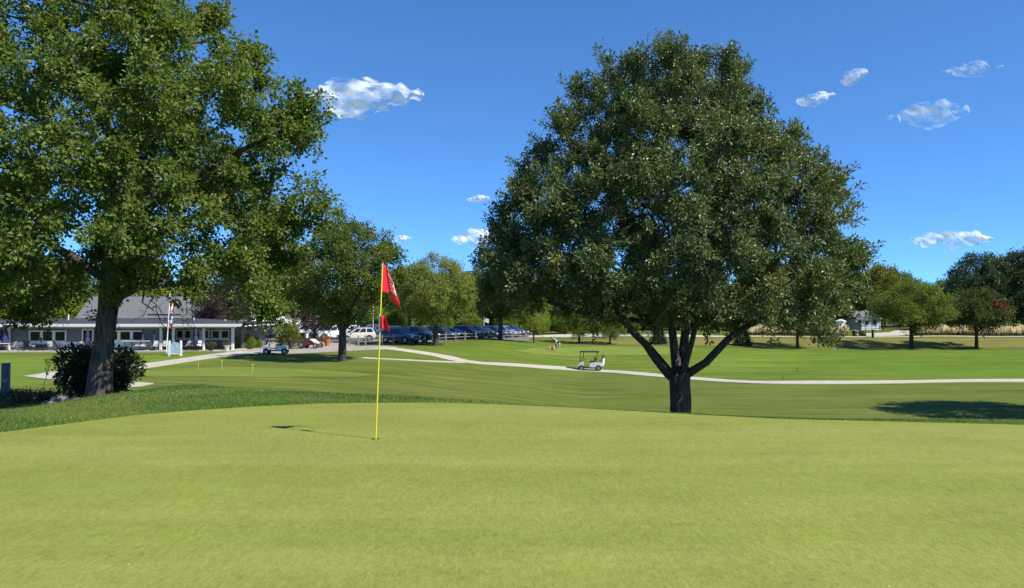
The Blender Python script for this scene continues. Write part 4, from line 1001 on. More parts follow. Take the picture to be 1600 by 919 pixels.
def table(px, d, w, h, label, mat, solid=False):
    t = empty('patio_table', (XC(px, d), d, ZF), 0, label, 'table')
    MB().box((0, 0, h - .03), (w, w * .7, .05)).build('tabletop', mat, t, bevel=.01)
    if solid: MB().box((0, 0, (h - .06) / 2), (w * .72, w * .5, h - .06), taper=.92).build('fire_box', MT['plastic_dark'], t, bevel=.02)
    else:
        for a in (-1, 1):
            for b in (-1, 1): MB().bar((a * w * .42, b * w * .28, 0), (a * w * .4, b * w * .26, h - .055), .025).build('leg', MT['black'], t)
table(65.5, 73.4, 1.35, .62, 'dark square fire table between the white chairs', MT['plastic_dark'], True)
table(3, 73.2, 1.1, .72, 'pale table on the left porch', MT['offwhite'])
table(217, 74.2, 2.6, .95, 'long high counter table by the window behind the sling chairs', MT['offwhite'])
table(305, 73.2, 1.2, .72, 'dark table under the closed blue umbrella', MT['plastic_dark'])
def umbrella(px, d, h, label, w=.19):
    t = empty('closed_umbrella', (XC(px, d), d, ZF), 0, label, 'umbrella')
    MB().bar((0, 0, 0), (0, 0, h), .025, 8).build('pole', MT['wood_grey'], t)
    MB().lathe([(.30, 0), (.30, .06), (.05, .09)], n=12).build('base', MT['plastic_dark'], t, True)
    n = 12; rings = []
    for (r, z) in ((w * .55, h - 1.75), (w * 1.05, h - 1.6), (w * .9, h - 1.0), (w * .5, h - .9), (w * .8, h - .75), (w * .4, h - .15), (.03, h + .02)):
        rings.append([((r * (1 + .25 * (i % 2))) * math.cos(6.2832 * i / n), (r * (1 + .25 * (i % 2))) * math.sin(6.2832 * i / n), z) for i in range(n)])
    MB().loft(rings).build('canopy', MT['blue_cloth'], t, True)
umbrella(306, 73.2, 2.35, 'closed dark blue umbrella on the porch right of the sign')
umbrella(137, 73.6, 2.2, 'closed blue umbrella in front of the tall window, just left of the tree')
umbrella(223.5, 73.9, 2.1, 'closed blue umbrella at the right edge of the second window', .14)
umbrella(241, 73.9, 2.0, 'closed blue umbrella between the second window and the first porch post', .15)
umbrella(9, 74.0, 2.3, 'closed blue umbrella beside the left porch post', .24)
umbrella(3, 75.0, 2.3, 'second closed blue umbrella at the left edge of the photo', .24)
def planter(px, py, r, h, label, name='flower_pot', mat=MT['terracotta'], z=None, pos=None, plant_=True, tint=None):
    p = pos or G(px, py); t = empty(name, p, 0, label, 'pot')
    MB().lathe([(r * .65, 0), (r * .9, h * .75), (r * 1.05, h * .78), (r * 1.05, h)], n=14).build('pot', mat, t, True)
    if plant_:
        rng = np.random.default_rng(int(px)); P = rng.normal(size=(260, 3)) * np.array([r * .6, r * .6, r * .35]) + np.array([0, 0, h + r * .4]); P[:, 2] = np.maximum(P[:, 2], h * .95)
        o = link('flowers', leaves(P, rng.normal(size=P.shape) + np.array([0, 0, .6]), .12, .6, rng, L_RED, 'flowers'), t); o['kind'] = 'stuff'
        if tint: o.color = (*tint, 1)
planter(500, 541.5, .30, .6, 'terracotta pot of flowers beside the red mower')
planter(511, 541, .36, .75, 'larger terracotta pot of orange flowers, right of the first', tint=(3, 1.2, .8))
planter(330, 545, .32, .5, 'dark planter with grass on the porch edge', pos=Vector((XC(330, 72.9), 72.9, ZF)), mat=MT['plastic_dark'])
planter(356, 545, .3, .55, 'pale stone planter near the right porch post', pos=Vector((XC(355, 73.0), 73.0, ZF)), mat=MT['offwhite'])

# club sign, flagpole with flags
def club_sign():
    d = 66.0; p = Vector((XC(273.5, d), d, float(f(XC(273.5, d), d)))); t = empty('club_sign', p, 0, 'pale blue sign board between two white posts beside the flagpole', 'sign')
    z = lambda py: CAM_Z - d * (py - 485) / FPX - p.z; x = lambda px: XC(px, d) - p.x
    for px in (265, 283):
        o = MB().box((x(px), 0, z(534) / 2 - .05), (.17, .17, z(534) + .1)).build('post', MT['white'], t, bevel=.01)
        MB().lathe([(.12, 0), (.12, .04), (.01, .1)], (x(px), 0, z(534) + .002), 4).build('post_cap', MT['white'], o)
    w0, w1 = x(266.6), x(281.4); top = z(534.5); prof = [(w0, -.04, z(552)), (w1, -.04, z(552)), (w1, -.04, top - .28)] + [(w1 + (w0 - w1) * k / 10, -.04, top - .28 + .28 * math.sin(math.pi * k / 10) ** .7) for k in range(1, 10)] + [(w0, -.04, top - .28)]
    MB().prism(prof, (0, .08, 0)).build('board', MT['sign_blue'], t)
    MB().box(((w0 + w1) / 2, 0, z(553)), (w1 - w0, .1, .09)).build('rail', MT['white'], t)
club_sign()
def flagpole():
    d = 66.5; p = Vector((XC(260.5, d), d, float(f(XC(260.5, d), d)))); t = empty('flagpole', p, 0, 'white flagpole with two hanging flags left of the blue sign', 'flagpole')
    z = lambda py: CAM_Z - d * (py - 485) / FPX - p.z; x = lambda px: XC(px, d) - p.x
    tp = (x(265.5), 0, z(455)); MB().bar((0, 0, 0), tp, .055, 8, .03).build('pole', MT['white'], t, True)
    MB().lathe([(.02, 0), (.07, .06), (.02, .13)], tp, 8).build('finial', MT['chrome'], t)
    fw, fr, fb = MT['white'], M('flag_stripe_red', (.45, .02, .03), .7, .1), M('flag_blue', (.03, .04, .2), .7, .1)
    def hang(px0, px1, py0, py1, nm, lab, mats, fn):
        nr, nc = 13, 9; V, F, mi = [], [], []
        for i in range(nr + 1):
            for j in range(nc + 1):
                u, v = j / nc, i / nr; V.append((x(px0) + (x(px1) - x(px0)) * u * (1 - .25 * v), .07 * math.sin(u * 11) * (1 - .2 * v), z(py0) + (z(py1) - z(py0)) * (v * (.72 + .28 * u) + .10 * u)))
        for i in range(nr):
            for j in range(nc): F.append((i * (nc + 1) + j, i * (nc + 1) + j + 1, (i + 1) * (nc + 1) + j + 1, (i + 1) * (nc + 1) + j)); mi.append(fn(i / nr, j / nc))
        me = bpy.data.meshes.new(nm); me.from_pydata(V, [], F)
        for m_ in mats: me.materials.append(m_)
        for q, k in zip(me.polygons, mi): q.material_index = k
        o = link(nm, me, t); o['label'] = lab; md = o.modifiers.new('s', 'SOLIDIFY'); md.thickness = .006
    hang(264.3, 274, 470, 490, 'flag', 'striped flag with a blue corner full of stars', [fw, fr, fb], lambda v, u: 2 if (v < .5 and u < .42) else int(u * 6 + v * 3) % 2)
    hang(264, 271.5, 494, 515, 'flag', 'white flag with red lower part', [fw, fr, fb], lambda v, u: 1 if v > .5 and u > .4 else (2 if v < .25 and u < .5 else 0))
flagpole()

# white building beyond the drive
def white_building():
    d = 126.0; x0, x1 = XC(374, d), XC(497, d); zg = float(f((x0 + x1) / 2, d)); t = empty('white_building', ((x0 + x1) / 2, d, zg), 0, 'long low white building beyond the drive, behind the evergreen shrub', 'building')
    w = x1 - x0; z = lambda py, dd=d: CAM_Z - dd * (py - 485) / FPX - zg
    h = z(507)
    MB().box((0, 4, h / 2 - .2), (w, 8, h + .4)).build('wall', MT['white'], t)
    rw = M('white_metal_roof', (.62, .63, .64), .5, .05, 3, metal=.0)
    r = MB(); e = .35; zr = z(492.5, d + 4)
    r.add([(-w/2 - e, -e, h + .02), (w/2 + e, -e, h + .02), (w/2 + e, 4, zr), (-w/2 - e, 4, zr), (-w/2 - e, 8 + e, h + .02), (w/2 + e, 8 + e, h + .02)], [(0, 1, 2, 3), (3, 2, 5, 4), (0, 3, 4), (1, 5, 2), (0, 4, 5, 1)]); rf = r.build('roof', rw, t)
    for k in range(1, 20): 
        xx = -w / 2 + w * k / 20; MB().bar((xx, -e, h + .05), (xx, 4, zr + .03), .03, 4).build('roof_seam', rw, rf)
    MB().box((0, -e - .01, h - .05), (w + 2 * e, .04, .12)).build('gutter', MT['siding'], t)
    for xx, ww in ((-w * .38, 2.4), (-w * .12, 2.4), (w * .3, 1.0)):
        MB().box((xx, -.03, 1.1), (ww, .06, 2.2)).build('door', MT['offwhite'], t)
white_building()

# ------------------------------------------------------------------ vehicles
def car(kind, paint, loc, rz, label, cat='car', group='cars in the car park'):
    t = empty({'suv': 'parked_suv', 'sedan': 'parked_car', 'pickup': 'parked_pickup'}[kind], loc, rz, label, cat, group)
    me = CARS.get((kind, paint.name))
    if me is None: me = CARS[(kind, paint.name)] = car_meshes(kind, paint)
    for nm, ms, sub in me:
        o = link(nm, ms, t)
        for n2, m2 in sub: link(n2, m2, o)
    return t
CARS = {}; WH = {}
def wheel_meshes(r, w):
    if (r, w) not in WH:
        a = MB().lathe([(r * .6, -w / 2), (r * .93, -w / 2), (r, -w / 2 + .03), (r, w / 2 - .03), (r * .93, w / 2), (r * .6, w / 2)], n=20, axis='y').mesh('tyre', MT['tyre'], True)
        m = MB().lathe([(r * .60, -w / 2 - .005), (r * .60, w / 2 + .005)], n=20, axis='y')
        for k in range(5):
            t = 2 * math.pi * k / 5
            for s in (-1, 1): m.bar((0, s * (w / 2 + .012), 0), (r * .56 * math.cos(t), s * (w / 2 + .01), r * .56 * math.sin(t)), .03, 4)
        WH[(r, w)] = (a, m.mesh('rim', MT['rim'], True))
    return WH[(r, w)]
def car_meshes(kind, P):
    S = {'suv': dict(L=4.75, W=1.9, H=1.74, belt=1.08, hood=1.02, r=.37, g0=(-2.22, 1.15), g1=(-1.85, .15), nose=.82),
         'sedan': dict(L=4.7, W=1.84, H=1.45, belt=.92, hood=.86, r=.33, g0=(-1.75, .95), g1=(-1.05, -.05), nose=.68),
         'pickup': dict(L=5.7, W=2.0, H=1.88, belt=1.18, hood=1.16, r=.41, g0=(-.75, 1.45), g1=(-.6, .65), nose=.98)}[kind]
    L, W, H, bt, hd, r = S['L'] / 2, S['W'] / 2, S['H'], S['belt'], S['hood'], S['r']
    out = []; g0, g1 = S['g0'], S['g1']; ax = L - .92; rx = -L + (1.25 if kind == 'pickup' else .95)
    st = [(-L, .48, bt - .22, .86), (-L + .12, .34, bt - .04, .95), (g0[0], .26, bt, 1.), (0, .24, bt, 1.), (g0[1], .24, (bt + hd) / 2 + .02, 1.), (g0[1] + .35, .25, hd, .98), (L - .55, .27, hd - .06, .95), (L - .15, .30, S['nose'] + .04, .88), (L, .38, S['nose'] - .14, .74)]
    if kind == 'pickup': st[2] = (g0[0] - .02, .30, bt - .04, 1.)
    rings = []
    for x, zb, zt, k in st:
        w = W * k; rings.append([(x, -w * .88, zb), (x, -w, zb + .16), (x, -w * 1.0, (zb + zt) / 2 + .08), (x, -w * .95, zt - .05), (x, -w * .84, zt), (x, w * .84, zt), (x, w * .95, zt - .05), (x, w * 1.0, (zb + zt) / 2 + .08), (x, w, zb + .16), (x, w * .88, zb)])
    b = MB().loft(rings)
    wb, wt = W * .90, W * .70
    A = [(g0[0], -wb, bt - .03), (g0[1], -wb, bt - .03), (g0[1], wb, bt - .03), (g0[0], wb, bt - .03)]
    T = [(g1[0], -wt, H - .05), (g1[1], -wt, H - .05), (g1[1], wt, H - .05), (g1[0], wt, H - .05)]
    T2 = [(p[0] * .93, p[1] * .85, H) for p in T]
    b.loft([A, T, T2])
    sub = []
    bm = b.mesh('body', P, True)
    # glass panels, slightly proud
    def panel(nm, q, u0, u1, v0, v1, mat=MT['car_glass'], th=.012):
        p, n = quad_on(*q, u0, u1, v0, v1, th); return (nm, MB().prism(p, n * -(th + .006)).mesh(nm, mat), [])
    front = (A[1], A[2], T[2], T[1]); rear = (A[3], A[0], T[0], T[3]); rt = (A[0], A[1], T[1], T[0]); lf = (A[2], A[3], T[3], T[2])
    res = [panel('windscreen', front, .06, .94, .10, .94), panel('rear_window', rear, .08, .92, .15, .9)]
    divs = ((.05, .33), (.37, .64), (.67, .93)) if kind == 'suv' else ((.10, .45), (.49, .90))
    for u0, u1 in divs:
        res.append(panel('side_window', rt, u0, u1, .14, .92)); res.append(panel('side_window', lf, 1 - u1, 1 - u0, .14, .92))
    out.append(('body', bm, []))
    out += res
    a, rim = wheel_meshes(r, .24)
    for x in (ax, rx):
        for s in (-1, 1):
            y = s * (W - .10)
            ma, mr = a.copy(), rim.copy()
            for mm in (ma, mr): mm.transform(Matrix.Translation((x, y, r)))
            out.append(('wheel', ma, [('rim', mr)]))
            arch = MB().lathe([(r + .07, 0), (r + .07, s * .05)], (x, s * (W - .035), r + .02), 18, 'y').mesh('wheel_arch', MT['plastic_dark']); out.append(('wheel_arch', arch, []))
    nz = S['nose']
    for s in (-1, 1):
        out.append(('headlight', MB().box((L - .09, s * W * .66, nz - .03), (.16, .34, .15)).mesh('headlight', MT['lamp_glass']), []))
        out.append(('tail_light', MB().box((-L + .06, s * W * .78, bt - .2), (.12, .16, .3)).mesh('tail_light', MT['lamp_red']), []))
        out.append(('wing_mirror', MB().box((g0[1] - .25, s * (W + .08), bt + .06), (.12, .2, .14)).mesh('wing_mirror', P), []))
    out.append(('grille', MB().box((L - .02, 0, nz - .12), (.08, W * .95, .2)).mesh('grille', MT['plastic_dark']), []))
    bmat = MT['plastic_dark'] if kind != 'pickup' else MT['chrome']
    out.append(('bumper', MB().box((L - .02, 0, .42), (.12, W * 1.55, .16)).mesh('bumper', bmat), [])); out.append(('bumper', MB().box((-L + .03, 0, .5), (.12, W * 1.6, .18)).mesh('bumper', bmat), []))
    if kind == 'suv':
        for s in (-1, 1): out.append(('roof_rail', MB().bar((g1[0], s * wt * .9, H + .05), (g1[1] - .1, s * wt * .9, H + .05), .02, 5).mesh('roof_rail', MT['plastic_dark']), []))
    if kind == 'pickup':
        m = MB().box((-L + .98, 0, bt - .035), (1.75, W * 1.5, .05)); out.append(('bed_cover', m.mesh('bed_cover', MT['plastic_dark']), []))
    return out
PT = {k: paint_mat('paint_' + k, c, m_) for k, c, m_ in (('white', (.75, .76, .78), 0), ('cream', (.55, .53, .48), .1), ('silver', (.45, .48, .52), .5), ('navy', (.018, .04, .11), .4), ('blue', (.03, .07, .16), .4), ('slate', (.07, .10, .14), .4), ('black', (.012, .014, .018), .2), ('maroon', (.07, .008, .018), .3), ('teal', (.03, .07, .085), .4), ('pale_blue', (.35, .45, .55), .4))}
def park(px, py, kind, colr, hx, hy, label, dd=None, cat=None):
    p = G(px, py) if dd is None else D(px, dd)
    p.z += .045
    car(kind, PT[colr], p, math.atan2(hy, hx), label, cat or {'suv': 'car', 'sedan': 'car', 'pickup': 'pickup truck'}[kind])
RH = (.84, -.54); LH = (-.90, -.44)
park(420, 0, 'pickup', 'black', -.97, -.22, 'black pickup truck parked left of the evergreen shrub', 99)
park(440, 0, 'suv', 'slate', -.95, -.3, 'dark grey car behind the evergreen shrub', 107)
park(477, 0, 'pickup', 'white', *LH, 'white pickup truck behind the red mower', 109)
park(501, 0, 'suv', 'pale_blue', *LH, 'pale blue car with a large windscreen, behind the terracotta pots', 107)
park(515, 0, 'sedan', 'slate', *LH, 'slate grey car left of the white pickup', 103)
park(527, 0, 'pickup', 'white', *LH, 'white pickup truck with its bonnet to the left, behind the tree trunk', 99)
park(557, 0, 'suv', 'cream', *LH, 'cream off road car facing left beside the fence', 94.5)
park(553, 0, 'pickup', 'white', *LH, 'white pickup truck one row behind the cream car', 107)
park(573, 0, 'sedan', 'navy', *LH, 'dark blue car right behind the cream car', 104)
park(588, 0, 'suv', 'maroon', *LH, 'dark maroon car just left of the small red flag', 108)
park(604, 0, 'suv', 'navy', *LH, 'dark navy car behind the small red flag', 104)
park(626, 0, 'suv', 'navy', *RH, 'dark navy car at the left end of the row facing right', 85)
park(652, 0, 'pickup', 'slate', *RH, 'grey blue pickup truck second in the row facing right', 89)
park(690, 0, 'suv', 'black', *RH, 'black car just right of the feathery tree trunk', 96)
park(711, 0, 'sedan', 'blue', *RH, 'blue saloon car between the black and the maroon car', 99)
park(731, 0, 'suv', 'maroon', *RH, 'maroon car in the middle of the row', 102)
park(745, 0, 'suv', 'black', *RH, 'black car right of the maroon car', 105)
park(760, 0, 'sedan', 'teal', *RH, 'dark teal saloon car left of the dark tree trunk', 107.5)
park(774, 0, 'suv', 'blue', *RH, 'blue car close behind the dark tree trunk', 110.5)
park(789, 0, 'suv', 'silver', *RH, 'silver car right of the dark tree trunk', 113.5)
park(802, 0, 'suv', 'slate', *RH, 'dark grey blue car, last of the row at the right', 117)
park(638, 0, 'suv', 'black', *RH, 'black car in the back row behind the left end of the facing row', 106)
park(668, 0, 'sedan', 'slate', *RH, 'grey car in the back row left of the feathery tree trunk', 110)
park(577, 0, 'suv', 'slate', *LH, 'slate car in the far row behind the dark blue car', 118)
park(545, 0, 'sedan', 'pale_blue', *LH, 'pale blue car in the far row just right of the tree trunk', 117)

# golf carts
def golf_cart(loc, rz, label, body=MT['white'], bags=True):
    t = empty('golf_cart', loc, rz, label, 'golf cart')
    # x forward
    fr = MB()
    prof = [(1.18, .32), (1.20, .55), (1.02, .80), (.72, .92), (.66, .88), (.66, .36)]
    fr.prism([(x, -.52, z) for x, z in prof], (0, 1.04, 0)); fr.build('front_cowl', body, t, bevel=.04)
    MB().box((.1, 0, .30), (1.9, 1.05, .08)).build('floor', MT['plastic_dark'], t)
    prof = [(-1.12, .42), (-1.14, .68), (-.95, .80), (-.35, .80), (.05, .74), (.12, .34), (-.3, .30), (-1.0, .36)]
    MB().prism([(x, -.56, z) for x, z in prof], (0, 1.12, 0)).build('rear_body', body, t, bevel=.05)
    MB().box((-.22, 0, .86), (.5, 1.02, .13)).build('seat', MT['black'], t, bevel=.03); MB().box((-.50, 0, 1.12), (.12, 1.02, .36)).build('backrest', MT['black'], t, bevel=.03)
    MB().prism([(-.85, -.60, 1.80), (1.0, -.60, 1.80), (1.05, -.55, 1.83), (-.9, -.55, 1.86), (-.9, -.60, 1.83)], (0, 1.2, 0)).box((.08, 0, 1.87), (1.8, 1.1, .04)).build('roof', MT['plastic_dark'], t)
    for s in (-1, 1):
        MB().tube([(.85, s * .52, .85), (.66, s * .53, 1.3), (.62, s * .53, 1.81)], .02).build('roof_strut', MT['black'], t)
        MB().tube([(1.02, s * .52, .8), (.95, s * .53, 1.81)], .02).build('roof_strut', MT['black'], t)
        MB().tube([(-.62, s * .52, .8), (-.72, s * .53, 1.81)], .02).build('roof_strut', MT['black'], t)
    MB().prism([(.94, -.5, .88), (.94, .5, .88), (.90, .5, 1.28), (.90, -.5, 1.28)], (.012, 0, 0)).build('windscreen', MT['glass'], t)
    st = MB(); st.tube([(.70, .27, .9), (.45, .27, 1.12)], .02); n = 12
    c0, u, w = Vector((.44, .27, 1.13)), Vector((0, 1, 0)), Vector((.6, 0, .8)); rg = [c0 + (u * math.cos(6.2832 * i / n) + w * math.sin(6.2832 * i / n)) * .18 for i in range(n + 1)]; st.tube([tuple(p) for p in rg], .015, 5); st.build('steering_wheel', MT['black'], t)
    a, rim = wheel_meshes(.235, .2)
    for x in (.88, -.80):
        for s in (-1, 1):
            o = link('wheel', a, t); o.location = (x, s * .50, .235); q = link('rim', rim, o)
            MB().lathe([(.29, 0), (.29, s * .02)], (x, s * .555, .25), 16, 'y').build('wheel_arch', MT['plastic_dark'], t)
            if x > 0 and s: MB().lathe([(.07, 0), (.07, .03)], (0, 0, 0), 10, 'y').build('headlight', MT['lamp_glass'], t).matrix_local = Matrix.Translation((1.2, s * .36, .62)) @ Matrix.Rotation(R(-90), 4, 'Z')
    MB().box((-1.0, 0, .95), (.12, 1.0, .05)).build('bag_rack', MT['black'], t)
    return t
def golf_bag(cart, dx, dy, mat, label):
    lp = Matrix.Rotation(cart.rotation_euler.z, 4, 'Z') @ Vector((dx, dy, 0)); t = empty('golf_bag', cart.location + lp, cart.rotation_euler.z, label, 'golf bag')
    MB().bar((.0, 0, .48), (-.08, 0, 1.26), .13, 12, .145).build('bag_body', mat, t, True); MB().box((-.17, 0, .8), (.1, .2, .35)).build('pocket', mat, t, bevel=.03)
    MB().bar((-.078, 0, 1.25), (-.085, 0, 1.30), .15, 12).build('rim', MT['black'], t)
    rr = random.Random(int(dy * 10) + 9)
    for k in range(6):
        a = 6.28 * k / 6; x, y = -.08 + .08 * math.cos(a), .08 * math.sin(a); h = 1.42 + rr.random() * .14
        c = MB().bar((x, y, 1.2), (x * 1.2, y * 1.3, h), .008, 5); c.box((x * 1.2 + .03, y * 1.3, h), (.09, .05, .06)); c.build('golf_club', MT['chrome'] if k % 2 else MT['plastic_dark'], t)
gp = G(922, 579.5); gp.z += .045
gc = golf_cart(gp, R(176), 'white golf cart with dark roof parked on the cart path in the valley', M('cart_paint', (.52, .55, .60), .35, .05, 3, coat=.8))
golf_bag(gc, -1.22, .25, MT['white'], 'white golf bag strapped on the back of the golf cart')
golf_bag(gc, -1.22, -.25, MT['blue_cloth'], 'dark blue golf bag strapped on the back of the golf cart')
gp2 = G(432, 553.5); gp2.z += .035
gc2 = golf_cart(gp2, R(188), 'white golf cart standing in the tree shade on the clubhouse drive', PT['white'])
golf_bag(gc2, -1.22, .2, MT['plastic_dark'], 'black golf bag on the golf cart in the shade')

def mower():
    p = G(484, 544.5); p.z += .03; t = empty('ride_on_mower', p, R(-12), 'dull red ride on mower with dark hood beside the evergreen shrub', 'mower')
    MB().prism([(-1.0, -.5, .35), (.5, -.5, .35), (.9, -.5, .45), (.25, -.5, .95), (-.9, -.5, .85)], (0, 1.0, 0)).build('body', MT['mower_red'], t, bevel=.04)
    MB().prism([(-1.1, -.45, .85), (-.35, -.45, .9), (-.4, -.45, 1.55), (-.75, -.45, 1.7), (-1.05, -.45, 1.5)], (0, .9, 0)).build('hood', MT['black'], t, bevel=.05)
    MB().box((-.1, 0, 1.02), (.5, .5, .12)).build('seat', MT['black'], t, bevel=.03); MB().box((-.33, 0, 1.3), (.1, .5, .5)).build('backrest', MT['offwhite'], t, bevel=.03)
    MB().prism([(.2, -.56, .96), (.3, -.56, 1.0), (1.0, -.56, .55), (.95, -.56, .45)], (0, 1.1, 0)).build('chute', MT['offwhite'], t)
    for s in (-1, 1): MB().tube([(.9, s * .3, .5), (1.15, s * .3, 1.35)], .03).build('lift_arm', MT['mower_red'], t)
    for x, r_ in ((-.7, .38), (.95, .28)):
        for s in (-1, 1):
            a, rim = wheel_meshes(r_, .22); o = link('wheel', a, t); o.location = (x, s * .58, r_); link('rim', rim, o)
    st = MB(); st.tube([(.45, 0, .9), (.3, 0, 1.2)], .025); st.lathe([(.17, 0), (.17, .03)], (.28, 0, 1.2), 12); st.build('steering_wheel', MT['black'], t)
mower()

# ------------------------------------------------------------------ fence along the car park
def fence():
    px = [546, 560, 571, 597, 615, 632, 648, 664, 697, 712, 727, 744, 762, 781, 800, 822]
    py = [541, 540.8, 540, 538.5, 538, 537.4, 537, 536.4, 533.4, 532.6, 531.8, 531, 530.4, 530, 529.6, 529.2]
    P = [G(a, b) for a, b in zip(px, py)]
    t = empty('rail_fence', P[0], 0, 'grey weathered post and rail fence in front of the parked cars', 'fence'); o0 = P[0]
    for i, p in enumerate(P):
        q = p - o0; MB().box((q.x, q.y, q.z + .5), (.15, .15, 1.2)).build('post', MT['wood_grey'], t)
        if i < len(P) - 1:
            n = P[i + 1] - o0
            for h in (.45, .85): MB().bar((q.x, q.y, q.z + h), (n.x, n.y, n.z + h), .038, 5).build('rail', MT['wood_grey'], t)
fence()

# ------------------------------------------------------------------ house, pavilion, bin and posts on the right
def far_house():
    d = 150.; x0, x1 = XC(1339, d), XC(1376, d); zg = float(f((x0 + x1) / 2, d)); t = empty('white_house', ((x0 + x1) / 2, d, zg), 0, 'small white house with grey roof behind the trees on the right', 'building'); w = x1 - x0
    z = lambda py, dd=d: CAM_Z - dd * (py - 485) / FPX - zg; h = z(499)
    MB().box((0, 3, h / 2), (w, 6, h)).build('wall', MT['wainscot'], t)
    m = MB(); m.add([(-w/2 - .3, -.4, h), (w/2 + .3, -.4, h), (w/2 + .3, 3, z(486)), (-w/2 - .3, 3, z(486)), (-w/2 - .3, 6.4, h), (w/2 + .3, 6.4, h)], [(0, 1, 2, 3), (3, 2, 5, 4), (0, 3, 4), (1, 5, 2), (0, 4, 5, 1)]); rf = m.build('roof', MT['shingle'], t)
    for k in range(6): MB().box((0, -.02, .35 + k * .4), (w, .03, .05)).build('siding_board', MT['wainscot'], t)
    MB().box((-w * .42, -.04, 1.0), (.9, .05, 2.0)).build('door', MT['door_dark'], t)
    for xx in (-.1, .25):
        fr = MB().box((xx * w, -.05, 1.5), (.9, .06, 1.0)).build('window', MT['white'], t); MB().box((xx * w, -.07, 1.5), (.75, .06, .85)).build('pane', MT['glass'], fr)
    f2 = empty('metal_railing', ((x0 + x1) / 2, d - 6, float(f(x0, d - 6))), 0, 'low dark metal railing in front of the white house', 'fence')
    for k in range(7): MB().bar((-w/2 + w * k / 6, 0, 0), (-w/2 + w * k / 6, 0, 1.2), .03, 5).build('post', MT['black'], f2)
    for hh in (.5, 1.15): MB().bar((-w/2, 0, hh), (w/2, 0, hh), .025, 5).build('rail', MT['black'], f2)
far_house()
def kiosk():
    d = 121.; p = D(1313.5, d); t = empty('white_shelter', p, 0, 'small white pillar shaped shelter behind the ornamental grass', 'shelter')
    z = lambda py: CAM_Z - d * (py - 485) / FPX - p.z; h = z(503)
    MB().box((0, 0, h / 2), (1.05, 1.0, h)).build('wall', MT['white'], t); MB().lathe([(.95, h), (.95, h + .12), (.15, h + .45)], n=4).build('roof', MT['offwhite'], t)
    MB().box((-.25, -.51, h * .5), (.22, .04, h * .7)).build('door', MT['siding'], t)
kiosk()
def bin_():
    d = 116.8; p = D(1335, d, .06); t = empty('rubbish_bin', p, 0, 'dark brown rubbish bin beside the road, right of the ornamental grass', 'bin')
    MB().lathe([(.33, 0), (.38, .85)], n=14).build('barrel', MT['mulch'], t, True); MB().lathe([(.42, .86), (.42, .95), (.1, 1.02)], n=14).build('lid', MT['wood_grey'], t, True)
bin_()
def posts():
    p = D(1363.5, 114.6); t = empty('wooden_post', p, 0, 'thick dark wooden post beside the white drive', 'post'); MB().lathe([(.2, 0), (.18, 1.15)], n=10).build('shaft', MT['bark_dark'], t); MB().lathe([(.22, 1.15), (.2, 1.25)], n=10).build('cap', MT['black'], t)
    p = D(1352.5, 128); t = empty('lamp_post', p, 0, 'thin dark lamp post in front of the white house', 'lamp post'); MB().bar((0, 0, 0), (0, 0, 3.6), .05, 6).build('pole', MT['black'], t); MB().lathe([(.06, 3.6), (.18, 3.75), (.14, 4.0), (.02, 4.1)], n=8).build('lantern', MT['offwhite'], t); MB().bar((-.6, 0, 2.3), (.6, 0, 2.3), .04, 5).build('cross_arm', MT['black'], t)
    for px, d, h, lab in ((583, 92, 5.2, 'thin pale light pole rising behind the cars left of the flagstick'), (556, 106, 3.6, 'short pale light pole behind the white pickup')):
        d += 14; p = D(px, d); t = empty('light_pole', p, 0, lab, 'light pole'); MB().bar((0, 0, 0), (0, 0, h), .07, 6, .05).build('pole', MT['offwhite'], t); MB().box((.2, 0, h + .04), (.6, .2, .1)).build('lamp_head', MT['offwhite'], t)
    p = D(756.3, 121); t = empty('white_pole', p, 0, 'white pole with a small white banner behind the maroon car', 'pole'); MB().bar((0, 0, 0), (0, 0, 3.4), .05, 6).build('pole', MT['white'], t)
    MB().prism([(.05, 0, 2.3), (.75, .1, 1.9), (.8, .05, 2.6), (.3, -.1, 2.9)], (0, .02, 0)).build('banner', MT['white'], t)
    p = G(1246, 581.5); t = empty('marker_stake', p, 0, 'thin dark stake standing in the bright fairway', 'stake', 'dark stakes in the fairway'); MB().bar((0, 0, 0), (0, 0, .48), .028, 6, .02).build('stake', MT['black'], t)
    p = G(1223.5, 594.5); t = empty('marker_stake', p, 0, 'thin dark stake close to the cart path', 'stake', 'dark stakes in the fairway'); MB().bar((0, 0, 0), (0, 0, .42), .028, 6, .02).build('stake', MT['black'], t)
    # blue grey post at the left
    p = D(10.5, 23.5); h = CAM_Z - 23.5 * (568.5 - 485) / FPX - p.z; t = empty('wooden_marker_post', p, .2, 'square blue grey painted post on the mulch at the left edge', 'post')
    m = MB(); m.box((0, 0, h / 2 - .05), (.20, .20, h + .1), taper=.97); m.build('shaft', MT['post_blue'], t, bevel=.012); MB().box((0, 0, h + .012), (.215, .215, .02)).build('cap', MT['post_blue'], t)
posts()
for k, (px, py, h, lab) in enumerate(((309.5, 579, .62, 'leftmost little yellow pin on the practice green, with a small flag'), (346.5, 578.5, .60, 'middle little yellow pin on the practice green'), (394.5, 583.5, .52, 'rightmost little yellow pin on the practice green'))):
    p = G(px, py); t = empty('practice_pin', p, 0, lab, 'golf pin', 'small pins on the practice green'); MB().bar((0, 0, 0), (0, 0, h), .013, 6).build('pole', MT['yellow_pale'], t)
    MB().box((0, 0, h + .03), (.08, .05, .07)).build('top', MT['terracotta'] if k == 0 else MT['yellow'], t)

